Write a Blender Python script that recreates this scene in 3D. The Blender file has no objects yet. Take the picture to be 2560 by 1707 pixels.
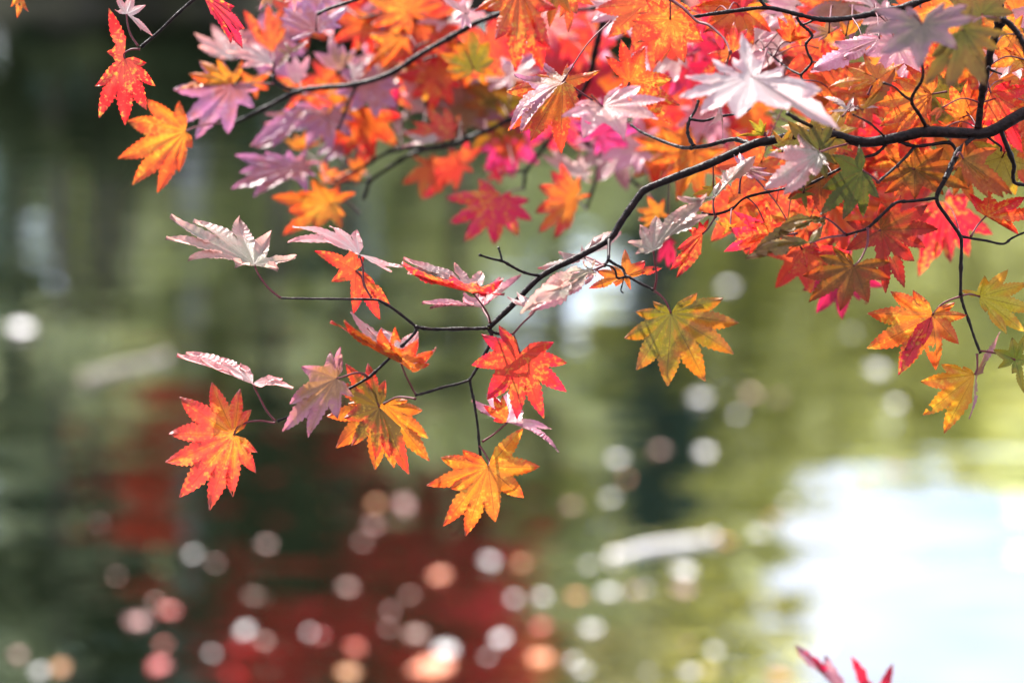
import bpy, bmesh, math, random
from mathutils import Vector, Matrix
rnd = random.Random(7)
C = bpy.context.scene.collection
SC = bpy.context.scene

# ------------------------------------------------------------------ camera, sky, sun
F = 85.0/36.0*2560.0            # focal length in photo pixels
PITCH = math.radians(11.0)
CAM = Vector((0, 0, 2.3))       # above the water (z = 0)
FWD = Vector((0, math.cos(PITCH), -math.sin(PITCH)))
UP = Vector((0, math.sin(PITCH), math.cos(PITCH)))
RIGHT = Vector((1, 0, 0))
cd = bpy.data.cameras.new('camera')
cd.lens = 85; cd.sensor_width = 36; cd.clip_start = 0.05; cd.clip_end = 3000
cd.dof.use_dof = True; cd.dof.focus_distance = 2.1; cd.dof.aperture_fstop = 2.8
cam = bpy.data.objects.new('camera', cd); C.objects.link(cam)
cam.location = CAM; cam.rotation_euler = (math.radians(90)-PITCH, 0, 0)
SC.camera = cam

SUN_EL, SUN_AZ = math.radians(50), math.radians(-32)      # azimuth from +Y towards +X
S = Vector((math.sin(SUN_AZ)*math.cos(SUN_EL), math.cos(SUN_AZ)*math.cos(SUN_EL), math.sin(SUN_EL)))
w = bpy.data.worlds.new("World"); SC.world = w; w.use_nodes = True
nt = w.node_tree; nt.nodes.clear()
out = nt.nodes.new('ShaderNodeOutputWorld'); bg = nt.nodes.new('ShaderNodeBackground')
sky = nt.nodes.new('ShaderNodeTexSky'); sky.sky_type = 'NISHITA'; sky.sun_disc = False
sky.sun_elevation = SUN_EL; sky.sun_rotation = SUN_AZ; sky.dust_density = 1.0; sky.air_density = 1.0
tc = nt.nodes.new('ShaderNodeTexCoord'); mp = nt.nodes.new('ShaderNodeMapping'); mp.inputs['Scale'].default_value = (4.0, 4.0, 13.0)
nz = nt.nodes.new('ShaderNodeTexNoise'); nz.inputs['Scale'].default_value = 1.3; nz.inputs['Detail'].default_value = 5
rp = nt.nodes.new('ShaderNodeValToRGB'); rp.color_ramp.elements[0].position = .38; rp.color_ramp.elements[1].position = .60
mx = nt.nodes.new('ShaderNodeMix'); mx.data_type = 'RGBA'
L = nt.links.new
L(tc.outputs['Generated'], mp.inputs['Vector']); L(mp.outputs[0], nz.inputs['Vector']); L(nz.outputs['Fac'], rp.inputs[0])
# bright hazy cloud bank low in the sky beyond the pond, to the right
dt = nt.nodes.new('ShaderNodeVectorMath'); dt.operation = 'DOT_PRODUCT'
_ga, _ge = math.radians(10), math.radians(17)
dt.inputs[1].default_value = (math.sin(_ga)*math.cos(_ge), math.cos(_ga)*math.cos(_ge), math.sin(_ge))
L(tc.outputs['Generated'], dt.inputs[0])
gl = nt.nodes.new('ShaderNodeMapRange'); gl.interpolation_type = 'SMOOTHSTEP'; gl.inputs['From Min'].default_value = .84; gl.inputs['From Max'].default_value = .99
gl.inputs['To Min'].default_value = 10; gl.inputs['To Max'].default_value = 6.2
L(dt.outputs['Value'], gl.inputs['Value'])
vm = nt.nodes.new('ShaderNodeVectorMath'); vm.operation = 'SCALE'; vm.inputs[0].default_value = (.94, .98, 1.12); L(gl.outputs['Result'], vm.inputs['Scale'])
L(vm.outputs['Vector'], mx.inputs['B'])
L(rp.outputs[0], mx.inputs['Factor']); L(sky.outputs[0], mx.inputs['A']); L(mx.outputs['Result'], bg.inputs['Color'])
bg.inputs['Strength'].default_value = 0.11
L(bg.outputs[0], out.inputs['Surface'])
sd = bpy.data.lights.new('sun', 'SUN'); sd.energy = 5.0; sd.angle = math.radians(0.5); sd.color = (1, .95, .87)
sun = bpy.data.objects.new('sun', sd); C.objects.link(sun)
sun.rotation_euler = S.to_track_quat('Z', 'Y').to_euler()
SC.view_settings.view_transform = 'Standard'; SC.view_settings.look = 'None'
SC.view_settings.exposure = 2.5; SC.view_settings.gamma = 1.0
SC.cycles.use_denoising = True
SC.cycles.max_bounces = 8; SC.cycles.transmission_bounces = 6; SC.cycles.caustics_reflective = False
SC.cycles.sample_clamp_indirect = 8

# ------------------------------------------------------------------ helpers
def P(u, v, d):
    return CAM + FWD*d + RIGHT*((u-1280)/F*d) - UP*((v-853.5)/F*d)
def Wp(u, v):                                            # where that ray meets the water
    r = FWD + RIGHT*((u-1280)/F) - UP*((v-853.5)/F)
    return CAM + r*(CAM.z/-r.z)
REG = {0: (0, 0, .91875), 1: (200, 0, 3.1357), 2: (800, 0, 3.1357), 3: (1400, 0, 3.485), 4: (1960, 0, 3.485), 5: (400, 500, 3.1357),
       6: (400, 850, 3.1357), 7: (1000, 550, 3.1357), 8: (1860, 350, 3.1357), 'A': (1020, 960, 4.0214), 'B': (2120, 640, 3.409),
       'C': (1900, 1500, 5.345), 'D': (560, 300, 4.3556), 'E': (1060, 330, 4.3556), 'F': (1500, 300, 3.7333),
       'G': (0, 700, 1.557), 'H': (1280, 700, 1.557), 'P': (0, 0, 1)}
def px(reg, p):
    x, y, s = REG[reg]
    return (x+p[0]/s, y+p[1]/s)
def tag(o, label=None, cat=None, group=None, kind=None):
    if label: o['label'] = label
    if cat: o['category'] = cat
    if group: o['group'] = group
    if kind: o['kind'] = kind
    return o
def link(name, me, mat, parent=None, loc=(0, 0, 0)):
    if mat: me.materials.append(mat)
    o = bpy.data.objects.new(name, me); C.objects.link(o); o.location = loc
    if parent: o.parent = parent
    return o
def thing(name, loc, label, cat, group=None):
    o = bpy.data.objects.new(name, None); o.empty_display_size = .05; C.objects.link(o); o.location = loc
    return tag(o, label, cat, group)
def pydata(name, vs, fs, smooth=True):
    me = bpy.data.meshes.new(name); me.from_pydata(vs, [], fs)
    if smooth: me.polygons.foreach_set('use_smooth', [True]*len(me.polygons))
    me.update(); return me
class NT:
    def __init__(s, name):
        s.m = bpy.data.materials.new(name); s.m.use_nodes = True; s.t = s.m.node_tree; s.t.nodes.clear()
        s.out = s.n('OutputMaterial')
    def n(s, typ, **kw):
        o = s.t.nodes.new('ShaderNode'+typ)
        for k, v in kw.items(): setattr(o, k, v)
        return o
    def set(s, sock, v):
        if hasattr(v, 'links'): s.t.links.new(v, sock)
        else: sock.default_value = v
    def math(s, op, a, b=0, c=0):
        o = s.n('Math', operation=op)
        for i, v in enumerate((a, b, c)): s.set(o.inputs[i], v)
        return o.outputs[0]
    def step(s, v, a, b):
        o = s.n('MapRange', interpolation_type='SMOOTHSTEP'); s.set(o.inputs['Value'], v)
        o.inputs['From Min'].default_value = a; o.inputs['From Max'].default_value = b; return o.outputs['Result']
    def mix(s, f, a, b, mode='MIX'):
        o = s.n('Mix', data_type='RGBA', blend_type=mode); s.set(o.inputs['Factor'], f); s.set(o.inputs['A'], a); s.set(o.inputs['B'], b)
        return o.outputs['Result']
    def noise(s, vec, scale, detail=2, rough=.5):
        o = s.n('TexNoise'); o.inputs['Scale'].default_value = scale; o.inputs['Detail'].default_value = detail; o.inputs['Roughness'].default_value = rough
        if vec is not None: s.set(o.inputs['Vector'], vec)
        return o.outputs['Fac']
def c4(c): return (c[0], c[1], c[2], 1)

# ------------------------------------------------------------------ materials
def leaf_mat(name, centre, edge, spot, spotf=.5, vein=(.12, .02, .015), veinf=.55, trans=.58, rough=.42, spec=.5, blem=.6, bias=0, k=.485):
    centre, edge, spot, vein = [tuple(x*k for x in c) for c in (centre, edge, spot, vein)]; spec *= .55
    t = NT(name)
    uv = t.n('UVMap', uv_map='UVMap').outputs[0]
    sep = t.n('SeparateXYZ'); t.set(sep.inputs[0], uv); s, r = sep.outputs[0], sep.outputs[1]
    oi = t.n('ObjectInfo'); tcn = t.n('TexCoord')
    off = t.math('MULTIPLY', oi.outputs['Random'], 37.0)
    cmb = t.n('CombineXYZ'); t.set(cmb.inputs[0], off); t.set(cmb.inputs[1], off)
    va = t.n('VectorMath', operation='ADD'); t.set(va.inputs[0], tcn.outputs['Object']); t.set(va.inputs[1], cmb.outputs[0]); vec = va.outputs[0]
    n1 = t.noise(vec, 38, 4, .6)
    g = t.math('ADD', t.math('MULTIPLY', r, .75), t.math('MULTIPLY', s, .22))
    g = t.math('ADD', g, t.math('MULTIPLY', t.math('SUBTRACT', n1, .5), 1.7))
    g = t.math('ADD', g, t.math('MULTIPLY', t.math('SUBTRACT', oi.outputs['Random'], .5), .35))
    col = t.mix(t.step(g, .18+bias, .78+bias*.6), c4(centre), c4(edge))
    n2 = t.noise(vec, 260, 3, .6)
    n2b = t.math('ADD', n2, t.math('MULTIPLY', t.math('SUBTRACT', t.noise(vec, 45, 2), .5), .7))
    col = t.mix(t.math('MULTIPLY', t.step(n2b, .52, .7), spotf), col, c4(spot))
    n3 = t.noise(vec, 120, 3, .7)
    col = t.mix(t.math('MULTIPLY', t.step(n3, .72, .78), blem), col, (.06, .02, .012, 1))
    tip = t.step(t.math('ADD', r, t.math('ADD', t.math('MULTIPLY', n1, .5), t.math('MULTIPLY', oi.outputs['Random'], .16))), 1.22, 1.36)
    col = t.mix(t.math('MULTIPLY', tip, blem), col, (.05, .018, .01, 1))
    # veins: midrib and forward-leaning laterals
    thr = t.math('ADD', .03, t.math('DIVIDE', .016, t.math('ADD', r, .08)))
    mid = t.math('SUBTRACT', 1, t.step(t.math('DIVIDE', s, thr), .5, 1.1))
    ph = t.math('FRACT', t.math('MULTIPLY', t.math('SUBTRACT', r, t.math('MULTIPLY', s, .14)), 12))
    lat = t.math('SUBTRACT', 1, t.step(t.math('ABSOLUTE', t.math('SUBTRACT', ph, .5)), .03, .1))
    v = t.math('MAXIMUM', mid, t.math('MULTIPLY', lat, .35))
    col = t.mix(t.math('MULTIPLY', v, veinf), col, c4(vein))
    vo = t.n('TexVoronoi', feature='DISTANCE_TO_EDGE'); vo.inputs['Scale'].default_value = 420; t.set(vo.inputs['Vector'], vec)
    net = t.math('SUBTRACT', 1, t.step(vo.outputs['Distance'], .02, .16))
    col = t.mix(t.math('MULTIPLY', net, veinf*.28), col, c4(vein))
    hs = t.n('HueSaturation'); t.set(hs.inputs['Color'], col)
    wn = t.n('TexWhiteNoise', noise_dimensions='1D'); t.set(wn.inputs['W'], off)
    t.set(hs.inputs['Hue'], t.math('ADD', .488, t.math('MULTIPLY', wn.outputs['Value'], .024)))
    t.set(hs.inputs['Value'], t.math('ADD', .85, t.math('MULTIPLY', oi.outputs['Random'], .3)))
    col = hs.outputs[0]
    bmp = t.n('Bump'); bmp.inputs['Strength'].default_value = .45; bmp.inputs['Distance'].default_value = .0009
    t.set(bmp.inputs['Height'], t.math('SUBTRACT', t.math('MULTIPLY', n1, .9), t.math('ADD', t.math('MAXIMUM', mid, t.math('MULTIPLY', lat, .04)), t.math('MULTIPLY', net, .25))))
    pb = t.n('BsdfPrincipled'); t.set(pb.inputs['Base Color'], col); pb.inputs['Roughness'].default_value = rough
    pb.inputs['IOR'].default_value = 1.5; pb.inputs['Specular IOR Level'].default_value = spec; t.set(pb.inputs['Normal'], bmp.outputs[0])
    tr = t.n('BsdfTranslucent'); t.set(tr.inputs['Color'], col)
    ms = t.n('MixShader'); ms.inputs[0].default_value = trans; t.set(ms.inputs[1], pb.outputs[0]); t.set(ms.inputs[2], tr.outputs[0])
    t.set(t.out.inputs[0], ms.outputs[0]); return t.m
YS = (.95, .62, .06)
PAL = {
 'or':  leaf_mat('leaf_orange', (.88, .19, .02), (.84, .065, .018), YS, .45),
 'gold': leaf_mat('leaf_gold', (.86, .225, .018), (.82, .06, .015), YS, .4, bias=.08),
 'amb': leaf_mat('leaf_amber', (.84, .32, .02), (.80, .13, .015), YS, .4, vein=(.25, .06, .01), bias=.1),
 'lgr': leaf_mat('leaf_yellow_green', (.17, .22, .015), (.34, .28, .02), (.5, .4, .05), .35, bias=.1),
 'red': leaf_mat('leaf_red', (.88, .095, .03), (.84, .024, .032), YS, .35),
 'scar': leaf_mat('leaf_scarlet', (.80, .055, .045), (.78, .014, .04), YS, .5),
 'crim': leaf_mat('leaf_crimson', (.72, .018, .06), (.62, .01, .05), (.85, .06, .05), .3),
 'mag': leaf_mat('leaf_magenta_sky_tint', (.78, .03, .09), (.72, .03, .17), (.8, .2, .5), .4),  # red leaf with blue sky reflection mixed into its colour
 'vio': leaf_mat('leaf_violet_sky_tint', (.56, .16, .12), (.50, .17, .32), (.66, .38, .45), .5, vein=(.3, .05, .2), rough=.36, spec=.8),  # violet is sky reflection on red leaves, put into the colour
 'mix': leaf_mat('leaf_red_to_gold', (.84, .24, .02), (.82, .055, .035), (.95, .36, .05), .45, bias=.1),
 'ylg': leaf_mat('leaf_olive_to_orange', (.20, .15, .006), (.50, .125, .01), (.6, .36, .03), .35, veinf=.55, trans=.45, bias=.2),
 'yel': leaf_mat('leaf_yellow', (.56, .42, .02), (.66, .27, .02), (.8, .6, .08), .4, bias=.1),
 'dsk': leaf_mat('leaf_dusky_shade', (.13, .10, .075), (.24, .12, .15), (.2, .16, .1), .5, vein=(.32, .2, .2), veinf=.5, trans=.35, spec=.25),  # shade over this leaf is put into its dark colour
 'wht': leaf_mat('leaf_white_sky_glare', (.80, .64, .62), (.84, .52, .55), (.7, .55, .45), .5, vein=(.75, .3, .32), veinf=.6, trans=.62, rough=.34, spec=.9, blem=.3),  # whitened in the colour itself for open sky glare on its face
 'olv': leaf_mat('leaf_olive', (.11, .105, .014), (.18, .095, .016), (.27, .2, .03), .4, trans=.42, spec=.3),  # olive darkened in the colour for the shaded right side
 'grn': leaf_mat('leaf_green', (.035, .06, .006), (.075, .08, .008), (.2, .15, .02), .3, trans=.4, spec=.25),  # own green, darkened in the colour for leaves hanging in shade
 'brn': leaf_mat('leaf_russet', (.22, .085, .01), (.42, .05, .012), (.6, .18, .03), .3, trans=.5, spec=.3),  # russet toned down in the colour for shade in the right cluster
 'shd': leaf_mat('leaf_orange_painted_shadow', (.14, .085, .008), (.86, .085, .025), YS, .2, bias=.3),  # dark heart is a neighbour leaf's cast shadow painted into the colour
 'mve': leaf_mat('leaf_mauve', (.36, .15, .05), (.50, .16, .24), (.60, .28, .12), .5, vein=(.25, .08, .1), veinf=.45, rough=.38, spec=.8),
 'pnk': leaf_mat('leaf_pink', (.70, .30, .26), (.78, .26, .34), (.85, .5, .42), .4, vein=(.9, .62, .6), veinf=.4, rough=.36, spec=.9),
 'pal': leaf_mat('leaf_pale_painted_sheen', (.66, .43, .39), (.86, .29, .27), (.5, .38, .26), .45, trans=.64, vein=(.85, .7, .68), veinf=.6, rough=.36, spec=.9, blem=.3),  # pale tone stands in for sun sheen on the upper face
 'gry': leaf_mat('leaf_grey_olive', (.42, .34, .24), (.74, .33, .30), (.27, .26, .14), .45, trans=.62, vein=(.7, .55, .52), veinf=.6, rough=.36, spec=.8),
}
t = NT('bark'); tcn = t.n('TexCoord'); nn = t.noise(tcn.outputs['Object'], 220, 4, .6)
pb = t.n('BsdfPrincipled'); t.set(pb.inputs['Base Color'], t.mix(t.step(nn, .35, .75), (.0024, .0009, .0009, 1), (.011, .0044, .0042, 1)))
pb.inputs['Roughness'].default_value = .45; pb.inputs['Specular IOR Level'].default_value = .07
bm_ = t.n('Bump'); bm_.inputs['Strength'].default_value = .8; bm_.inputs['Distance'].default_value = .002; t.set(bm_.inputs['Height'], nn); t.set(pb.inputs['Normal'], bm_.outputs[0])
t.set(t.out.inputs[0], pb.outputs[0]); BARK = t.m
t = NT('petiole_red'); pb = t.n('BsdfPrincipled'); pb.inputs['Base Color'].default_value = (.055, .006, .009, 1); pb.inputs['Roughness'].default_value = .5; pb.inputs['Specular IOR Level'].default_value = .15
t.set(t.out.inputs[0], pb.outputs[0]); PET = t.m

# ------------------------------------------------------------------ branches
def tube(pts, name, mat, parent, origin, sides=9, bump=.12, sub=5, knob=1.45):
    """pts: [(world Vector, radius)] -> smooth tapered tube"""
    q = []
    n = len(pts)
    for i in range(n-1):
        p0 = pts[max(i-1, 0)][0]; p1, r1 = pts[i]; p2, r2 = pts[i+1]; p3 = pts[min(i+2, n-1)][0]
        for k in range(sub):
            u = k/sub
            p = .5*((2*p1)+(p2-p0)*u+(2*p0-5*p1+4*p2-p3)*u*u+(3*p1-p0-3*p2+p3)*u**3)
            q.append((p, r1+(r2-r1)*u))
    q.append(pts[-1])
    vs, fs = [], []; m = len(q); ref = None
    for i, (p, r) in enumerate(q):
        d = (q[min(i+1, m-1)][0]-q[max(i-1, 0)][0]).normalized()
        if ref is None: ref = d.orthogonal().normalized()
        ref = (ref-d*ref.dot(d)).normalized(); b = d.cross(ref)
        if i in (0, m-1): r *= knob
        r *= 1+rnd.uniform(-bump, bump)+(.32 if bump > .1 and rnd.random() < .09 else 0)
        for k in range(sides):
            a = 2*math.pi*k/sides
            vs.append(p+(ref*math.cos(a)+b*math.sin(a))*r*(1+rnd.uniform(-bump, bump)*.4)-origin)
    for i in range(m-1):
        for k in range(sides):
            a = i*sides+k; b2 = i*sides+(k+1) % sides
            fs.append((a, b2, b2+sides, a+sides))
    fs.append(tuple(range(sides))[::-1]); fs.append(tuple((m-1)*sides+k for k in range(sides)))
    return link(name, pydata(name, vs, fs), mat, parent)

BOUGH = {}
def deep(key, d): return 2.1+(d-2.1)*1.45 if key in ('mid', 'upper') and d > 2.15 else d
def bough(key, u, v, d, label):
    o = thing('maple_bough', P(u, v, d), label, 'tree branch', 'maple boughs over the pond')
    BOUGH[key] = dict(o=o, org=P(u, v, d), pts=[])
    return o
def twig(key, reg, pl, d, r, name='twig', mat=None, **kw):
    """pl pixel polyline; d / r number or (start, end)"""
    d0, d1 = d if isinstance(d, tuple) else (d, d); r0, r1 = r if isinstance(r, tuple) else (r, r); g = .93 if r0 > 9 else 1.06; r0 *= g; r1 *= 1.06
    d0, d1 = deep(key, d0), deep(key, d1)
    B = BOUGH[key]; out_ = []; n = len(pl)
    for i, p in enumerate(pl):
        f = i/(n-1); u, v = px(reg, p); dd = d0+(d1-d0)*f
        out_.append((P(u, v, dd), (r0+(r1-r0)*f)*dd/F))
        B['pts'].append((u, v, dd))
    return tube(out_, name, mat or BARK, B['o'], B['org'], **kw)

# ------------------------------------------------------------------ leaves
def leaf_mesh(A, N, K, fold, arch, wid=1.0, teeth=.036, sin_k=.5, C2=3):
    """A: 3-D vectors from the leaf base to each lobe tip, in order round the leaf; N: leaf normal."""
    R = max(a.length for a in A); nl = len(A)
    vs, uvs, fs = [], [], []
    def sinus(i):
        a, b = A[i], A[i+1]
        k = sin_k*rnd.uniform(.9, 1.1)
        ang = a.angle(b) if a.length and b.length else .6
        if ang > 1.1: k *= .62
        return (a+b)*.5*k
    Ss = [sinus(i) for i in range(nl-1)]
    for i, a in enumerate(A):
        Ln = a.length; ax = a/Ln
        nn_ = (N-ax*N.dot(ax))
        nn_ = nn_.normalized() if nn_.length > 1e-4 else ax.orthogonal().normalized()
        pr = nn_.cross(ax).normalized()                   # one side
        grid = {}
        lat = rnd.uniform(-.03, .03)*Ln                    # sideways sweep of the lobe
        tw = rnd.uniform(-.3, .3); cu = rnd.uniform(-.22, .22)
        for side in (1, -1):
            j = i-1 if side == -1 else i
            Sv = None
            nb = None
            if side == 1: nb = Ss[i] if i < nl-1 else None; oth = A[i+1] if i < nl-1 else None
            else: nb = Ss[i-1] if i > 0 else None; oth = A[i-1] if i > 0 else None
            sg = 1.0
            # which side of the axis is the neighbour on?
            if oth is not None: sg = 1.0 if oth.dot(pr) >= 0 else -1.0
            else:
                o2 = A[i-1] if side == 1 else A[i+1] if nl > 1 else None
                if o2 is not None: sg = -1.0 if o2.dot(pr) >= 0 else 1.0
            if nb is None: nb = ax*(.3*Ln)+pr*(sg*.12*Ln*wid)
            ts = max(.15, min(.8, nb.dot(ax)/Ln)); off_ = nb-ax*(ts*Ln); ws = off_.length
            m = max(2, int(K*.38)); nt_ = 7
            edge = []
            for q in range(m+1): edge.append((nb*(q/m), ts*q/m, 1))
            pd = (off_/ws) if ws > 1e-5 else pr*sg
            prs = pr*sg
            W = min(max(ws, .105*Ln), .17*Ln)*wid
            for q in range(1, K-m+1):
                f = q/(K-m); tt = ts+(1-ts)*f
                prof = (1-f)**1.05*(1+1.25*f)              # broad shoulder then a drawn-out point
                base_w = (W+(ws-W)*max(0, 1-f*3))*prof
                x = f*nt_*(.9+.1*f); fr = x-math.floor(x)
                th = teeth*Ln*(fr/.75 if fr < .75 else (1-fr)/.25)*(1-f)**.4*(1.2-.4*f)
                d = (pd*(1-f)+prs*f).normalized()
                edge.append((ax*(tt*Ln)+d*(base_w+th) if f < 1 else a.copy(), tt, 1))
            for q, (e, tt, _) in enumerate(edge):
                mid = ax*(tt*Ln)
                for c in range(1, C2+1):
                    s = c/C2
                    p = mid.lerp(e, s)
                    grid[(q, side*c)] = (p, s, tt)
                grid[(q, 0)] = (mid, 0, tt)
        idx = {}
        for key, (p, s, tt) in grid.items():
            q, c = key
            rr = p.length/R
            h = fold*R*s*min(1, rr/.5)*.5 if tt < .5 else fold*R*s*.5
            h += arch*R*(4*rr*(1-rr)) if rr < 1 else 0
            h += tw*.05*R*s*(1 if c > 0 else -1)*max(0, tt-.5)*2
            h += .012*R*math.sin(tt*19+i*2.1+c)*s*max(0, tt-.35)
            h += cu*R*max(0, tt-.45)**2*1.6
            sw = pr*(lat*4*tt*(1-tt)*max(0, tt-.35)*1.5)
            idx[key] = len(vs); vs.append(p+N*h+sw); uvs.append((s, tt))
        for q in range(K):
            for c in range(-C2, C2):
                fs.append((idx[(q, c)], idx[(q, c+1)], idx[(q+1, c+1)], idx[(q+1, c)]))
    me = pydata('leaf', vs, fs)
    uvl = me.uv_layers.new(name='UVMap')
    for lp in me.loops: uvl.data[lp.index].uv = uvs[lp.vertex_index]
    b = bmesh.new(); b.from_mesh(me); bmesh.ops.remove_doubles(b, verts=b.verts, dist=R*.006)
    if K > 30 and rnd.random() < .55:                      # insect bites and pin holes
        for _ in range(rnd.randrange(1, 4)):
            b.verts.ensure_lookup_table()
            v = b.verts[rnd.randrange(len(b.verts))]; rad = R*rnd.uniform(.02, .065); c = v.co.copy()
            if c.length < .35*R: continue
            kill = [f for f in b.faces if (f.calc_center_median()-c).length < rad*rnd.uniform(.75, 1.15)]
            if kill: bmesh.ops.delete(b, geom=kill, context='FACES')
    b.to_mesh(me); b.free()
    me.polygons.foreach_set('use_smooth', [True]*len(me.polygons))
    return me
PROF = {9: (.5, .74, .9, .98, 1, .98, .9, .74, .5), 7: (.55, .82, .97, 1, .97, .82, .55), 11: (.4, .6, .8, .93, .98, 1, .98, .93, .8, .6, .4)}
def cam2world(v): return RIGHT*v[0]+UP*v[1]-FWD*v[2]
COUNT = 0
def leaf(key, reg, base, tips, n, d, pal, label=None, pet=None, K=None, nl=9, spread=None, size=None, petd=None, arch=None, fold=None, sin_k=.53, wid=1.0):
    """one leaf: base and lobe tips in photo pixels, n the way its face is turned (camera axes), d its distance"""
    global COUNT; COUNT += 1
    d = deep(key, d); petd = deep(key, petd) if petd else petd
    B = BOUGH[key]; bu, bv = px(reg, base); s = d/F
    if isinstance(tips, tuple):                            # the crowded middle of the canopy runs to scarlet and sky-tinted pink
        q = rnd.random()
        if pal == 'or' and 1180 < bu < 2080: pal = 'red' if q < .5 else 'scar' if q < .75 else 'mag' if q < .82 else 'or'
        elif pal == 'crim': pal = 'mag' if q < .5 else 'crim'
        elif pal == 'mve' and bu < 1500: pal = 'vio' if q < .7 else 'mve'
        elif pal == 'pnk' and bu < 1900 and q < .4: pal = 'mag' if q < .15 else 'vio'
    nv = Vector(n).normalized()
    if nv.z < .12: nv.z = .12; nv.normalize()
    org = P(bu, bv, d); A = []
    def lift(u, v, Lmax):
        x, y = u-bu, -(v-bv); dz = -(nv.x*x+nv.y*y)/nv.z; l2 = math.hypot(x, y)
        mxz = math.sqrt(max(0, Lmax*Lmax-l2*l2)); return max(-mxz, min(mxz, dz))
    if isinstance(tips, tuple):                            # one centre-lobe tip: the rest follow from the leaf plane
        u, v = px(reg, tips); Lm = size or 2.2*math.hypot(u-bu, v-bv)
        dz = lift(u, v, Lm); a = Vector((u-bu, -(v-bv), dz))*s
        nn_ = (nv-a.normalized()*nv.dot(a.normalized())).normalized(); a = a.normalized()*rnd.uniform(.034, .046)*(d/2.1); Ln = a.length
        pf = PROF[nl]; sp = math.radians(spread or 285)
        for i, f in enumerate(pf):
            th = sp*(i/(nl-1)-.5)*rnd.uniform(.94, 1.06)
            A.append(cam2world((Matrix.Rotation(th, 3, nn_) @ a)*f*rnd.uniform(.92, 1.08)))
        N = cam2world(nn_)
    else:
        T = [px(reg, p) for p in tips]
        Lm = size or 1.2*max(math.hypot(u-bu, v-bv) for u, v in T)
        for u, v in T:
            dz = lift(u, v, Lm); A.append(P(u, v, d-dz*s)-org)
        N = cam2world(nv)
    focus = abs(d-2.1) < .2
    K = K or (46 if focus else 16)
    me = leaf_mesh(A, N, K, fold if fold is not None else rnd.uniform(.03, .10)*rnd.choice((1, 1, -1)), arch if arch is not None else rnd.uniform(.0, .08), sin_k=sin_k, wid=wid, C2=3 if focus else 2)
    o = link('leaf', me, PAL[pal], B['o'], org-B['org'])
    if label: o['label'] = label
    # petiole
    if pet is None:
        best = min(B['pts'], key=lambda q: (q[0]-bu)**2+(q[1]-bv)**2+((q[2]-d)*F/d*.6)**2) if B['pts'] else None
        if best and math.hypot(best[0]-bu, best[1]-bv) < 130 and abs(best[2]-d) < .3: e = P(*best)
        else: e = org-sum(A, Vector()).normalized()*.05+Vector((0, .02, .03))
        mid = org.lerp(e, .5)+Vector((0, 0, .006))
        pp = [(Vector(), .0007), (mid-org, .0006), (e-org, .0008)]
    else:
        pp = []; m = len(pet); dd1 = petd or d
        pp.append((Vector(), .0008))
        for i, q in enumerate(pet):
            u, v = px(reg, q); f = (i+1)/m
            pp.append((P(u, v, d+(dd1-d)*f)-org, .0008+.0002*f))
    tube(pp, 'petiole', PET, o, Vector(), sides=6, bump=.05, sub=4)
    return o

# ------------------------------------------------------------------ the main bough, from the right edge
bough('main', 2760, 210, 2.06, 'long dark maple bough crossing from the right edge to the middle, orange leaves along it')
twig('main', 'P', [(5200, -1300), (4000, -420), (3100, 60), (2900, 150), (2720, 215), (2557, 285), (2499, 318), (2448, 334), (2316, 330), (2247, 344), (2161, 356), (2089, 339), (2040, 334),
     (1960, 345), (1916, 354), (1880, 362), (1781, 407), (1693, 441), (1620, 471), (1598, 490), (1553, 554), (1523, 598), (1446, 642), (1354, 690), (1274, 770), (1222, 819)],
     2.1, (18.5, 6.2), 'branch', sides=14, sub=6, knob=1.05, bump=.06)
twig('main', 7, [(690, 845), (640, 850), (450, 853), (250, 855), (120, 838)], 2.1, (4.6, 4.4), bump=.2)
twig('main', 5, [(2020, 1003), (1850, 868), (1740, 800), (1655, 780), (1330, 775), (985, 770), (950, 768)], 2.1, (3.6, 2.6))
twig('main', 5, [(2010, 1005), (1990, 1050), (1850, 1190), (1700, 1335), (1620, 1400), (1480, 1480), (1290, 1568), (1100, 1660), (920, 1733)], (2.1, 2.08), (3.9, 3))
twig('main', 7, [(690, 850), (718, 905), (700, 985), (640, 1090), (590, 1185), (545, 1255)], 2.1, (4.6, 3.5))
twig('main', 7, [(545, 1255), (450, 1285), (340, 1310), (210, 1350), (120, 1372)], (2.1, 2.08), (3.4, 3))
twig('main', 7, [(548, 1258), (560, 1330), (580, 1420), (595, 1510), (612, 1640), (625, 1800), (650, 1970)], 2.1, (3.2, 3))
twig('main', 7, [(700, 850), (735, 882), (790, 892), (872, 900)], 2.1, (3.4, 3))
twig('main', 7, [(1100, 437), (1020, 425), (945, 400), (870, 360), (800, 322), (720, 305), (622, 274)], (2.1, 2.05), (3.6, 2.8))
twig('main', 7, [(800, 322), (790, 275), (773, 218)], (2.07, 2.04), (2.7, 2.6))
twig('main', 7, [(1640, 150), (1637, 240), (1632, 310), (1605, 355)], (2.1, 2.05), (4.2, 3.4))
twig('main', 7, [(1632, 312), (1690, 350), (1745, 380), (1768, 430), (1800, 450), (1900, 505), (1990, 548)], (2.06, 2.04), (3.6, 3.2))
twig('main', 7, [(1610, 352), (1660, 368), (1688, 400), (1705, 455), (1770, 445)], 2.05, (2.2, 3))
twig('main', 7, [(1752, 450), (1745, 500), (1732, 550), (1752, 574)], 2.05, (1.5, 1.6))
twig('main', 'F', [(1420, 228), (1350, 205), (1260, 182), (1150, 200), (1010, 240), (870, 258), (780, 260), (700, 240), (600, 205), (500, 165), (390, 115), (290, 48)], (2.1, 2.2), (6, 3))
twig('main', 3, [(1165, 1275), (1120, 1190), (1112, 1110), (1135, 1035), (1180, 960), (1205, 880)], (2.13, 2.15), (4.2, 3))
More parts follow.
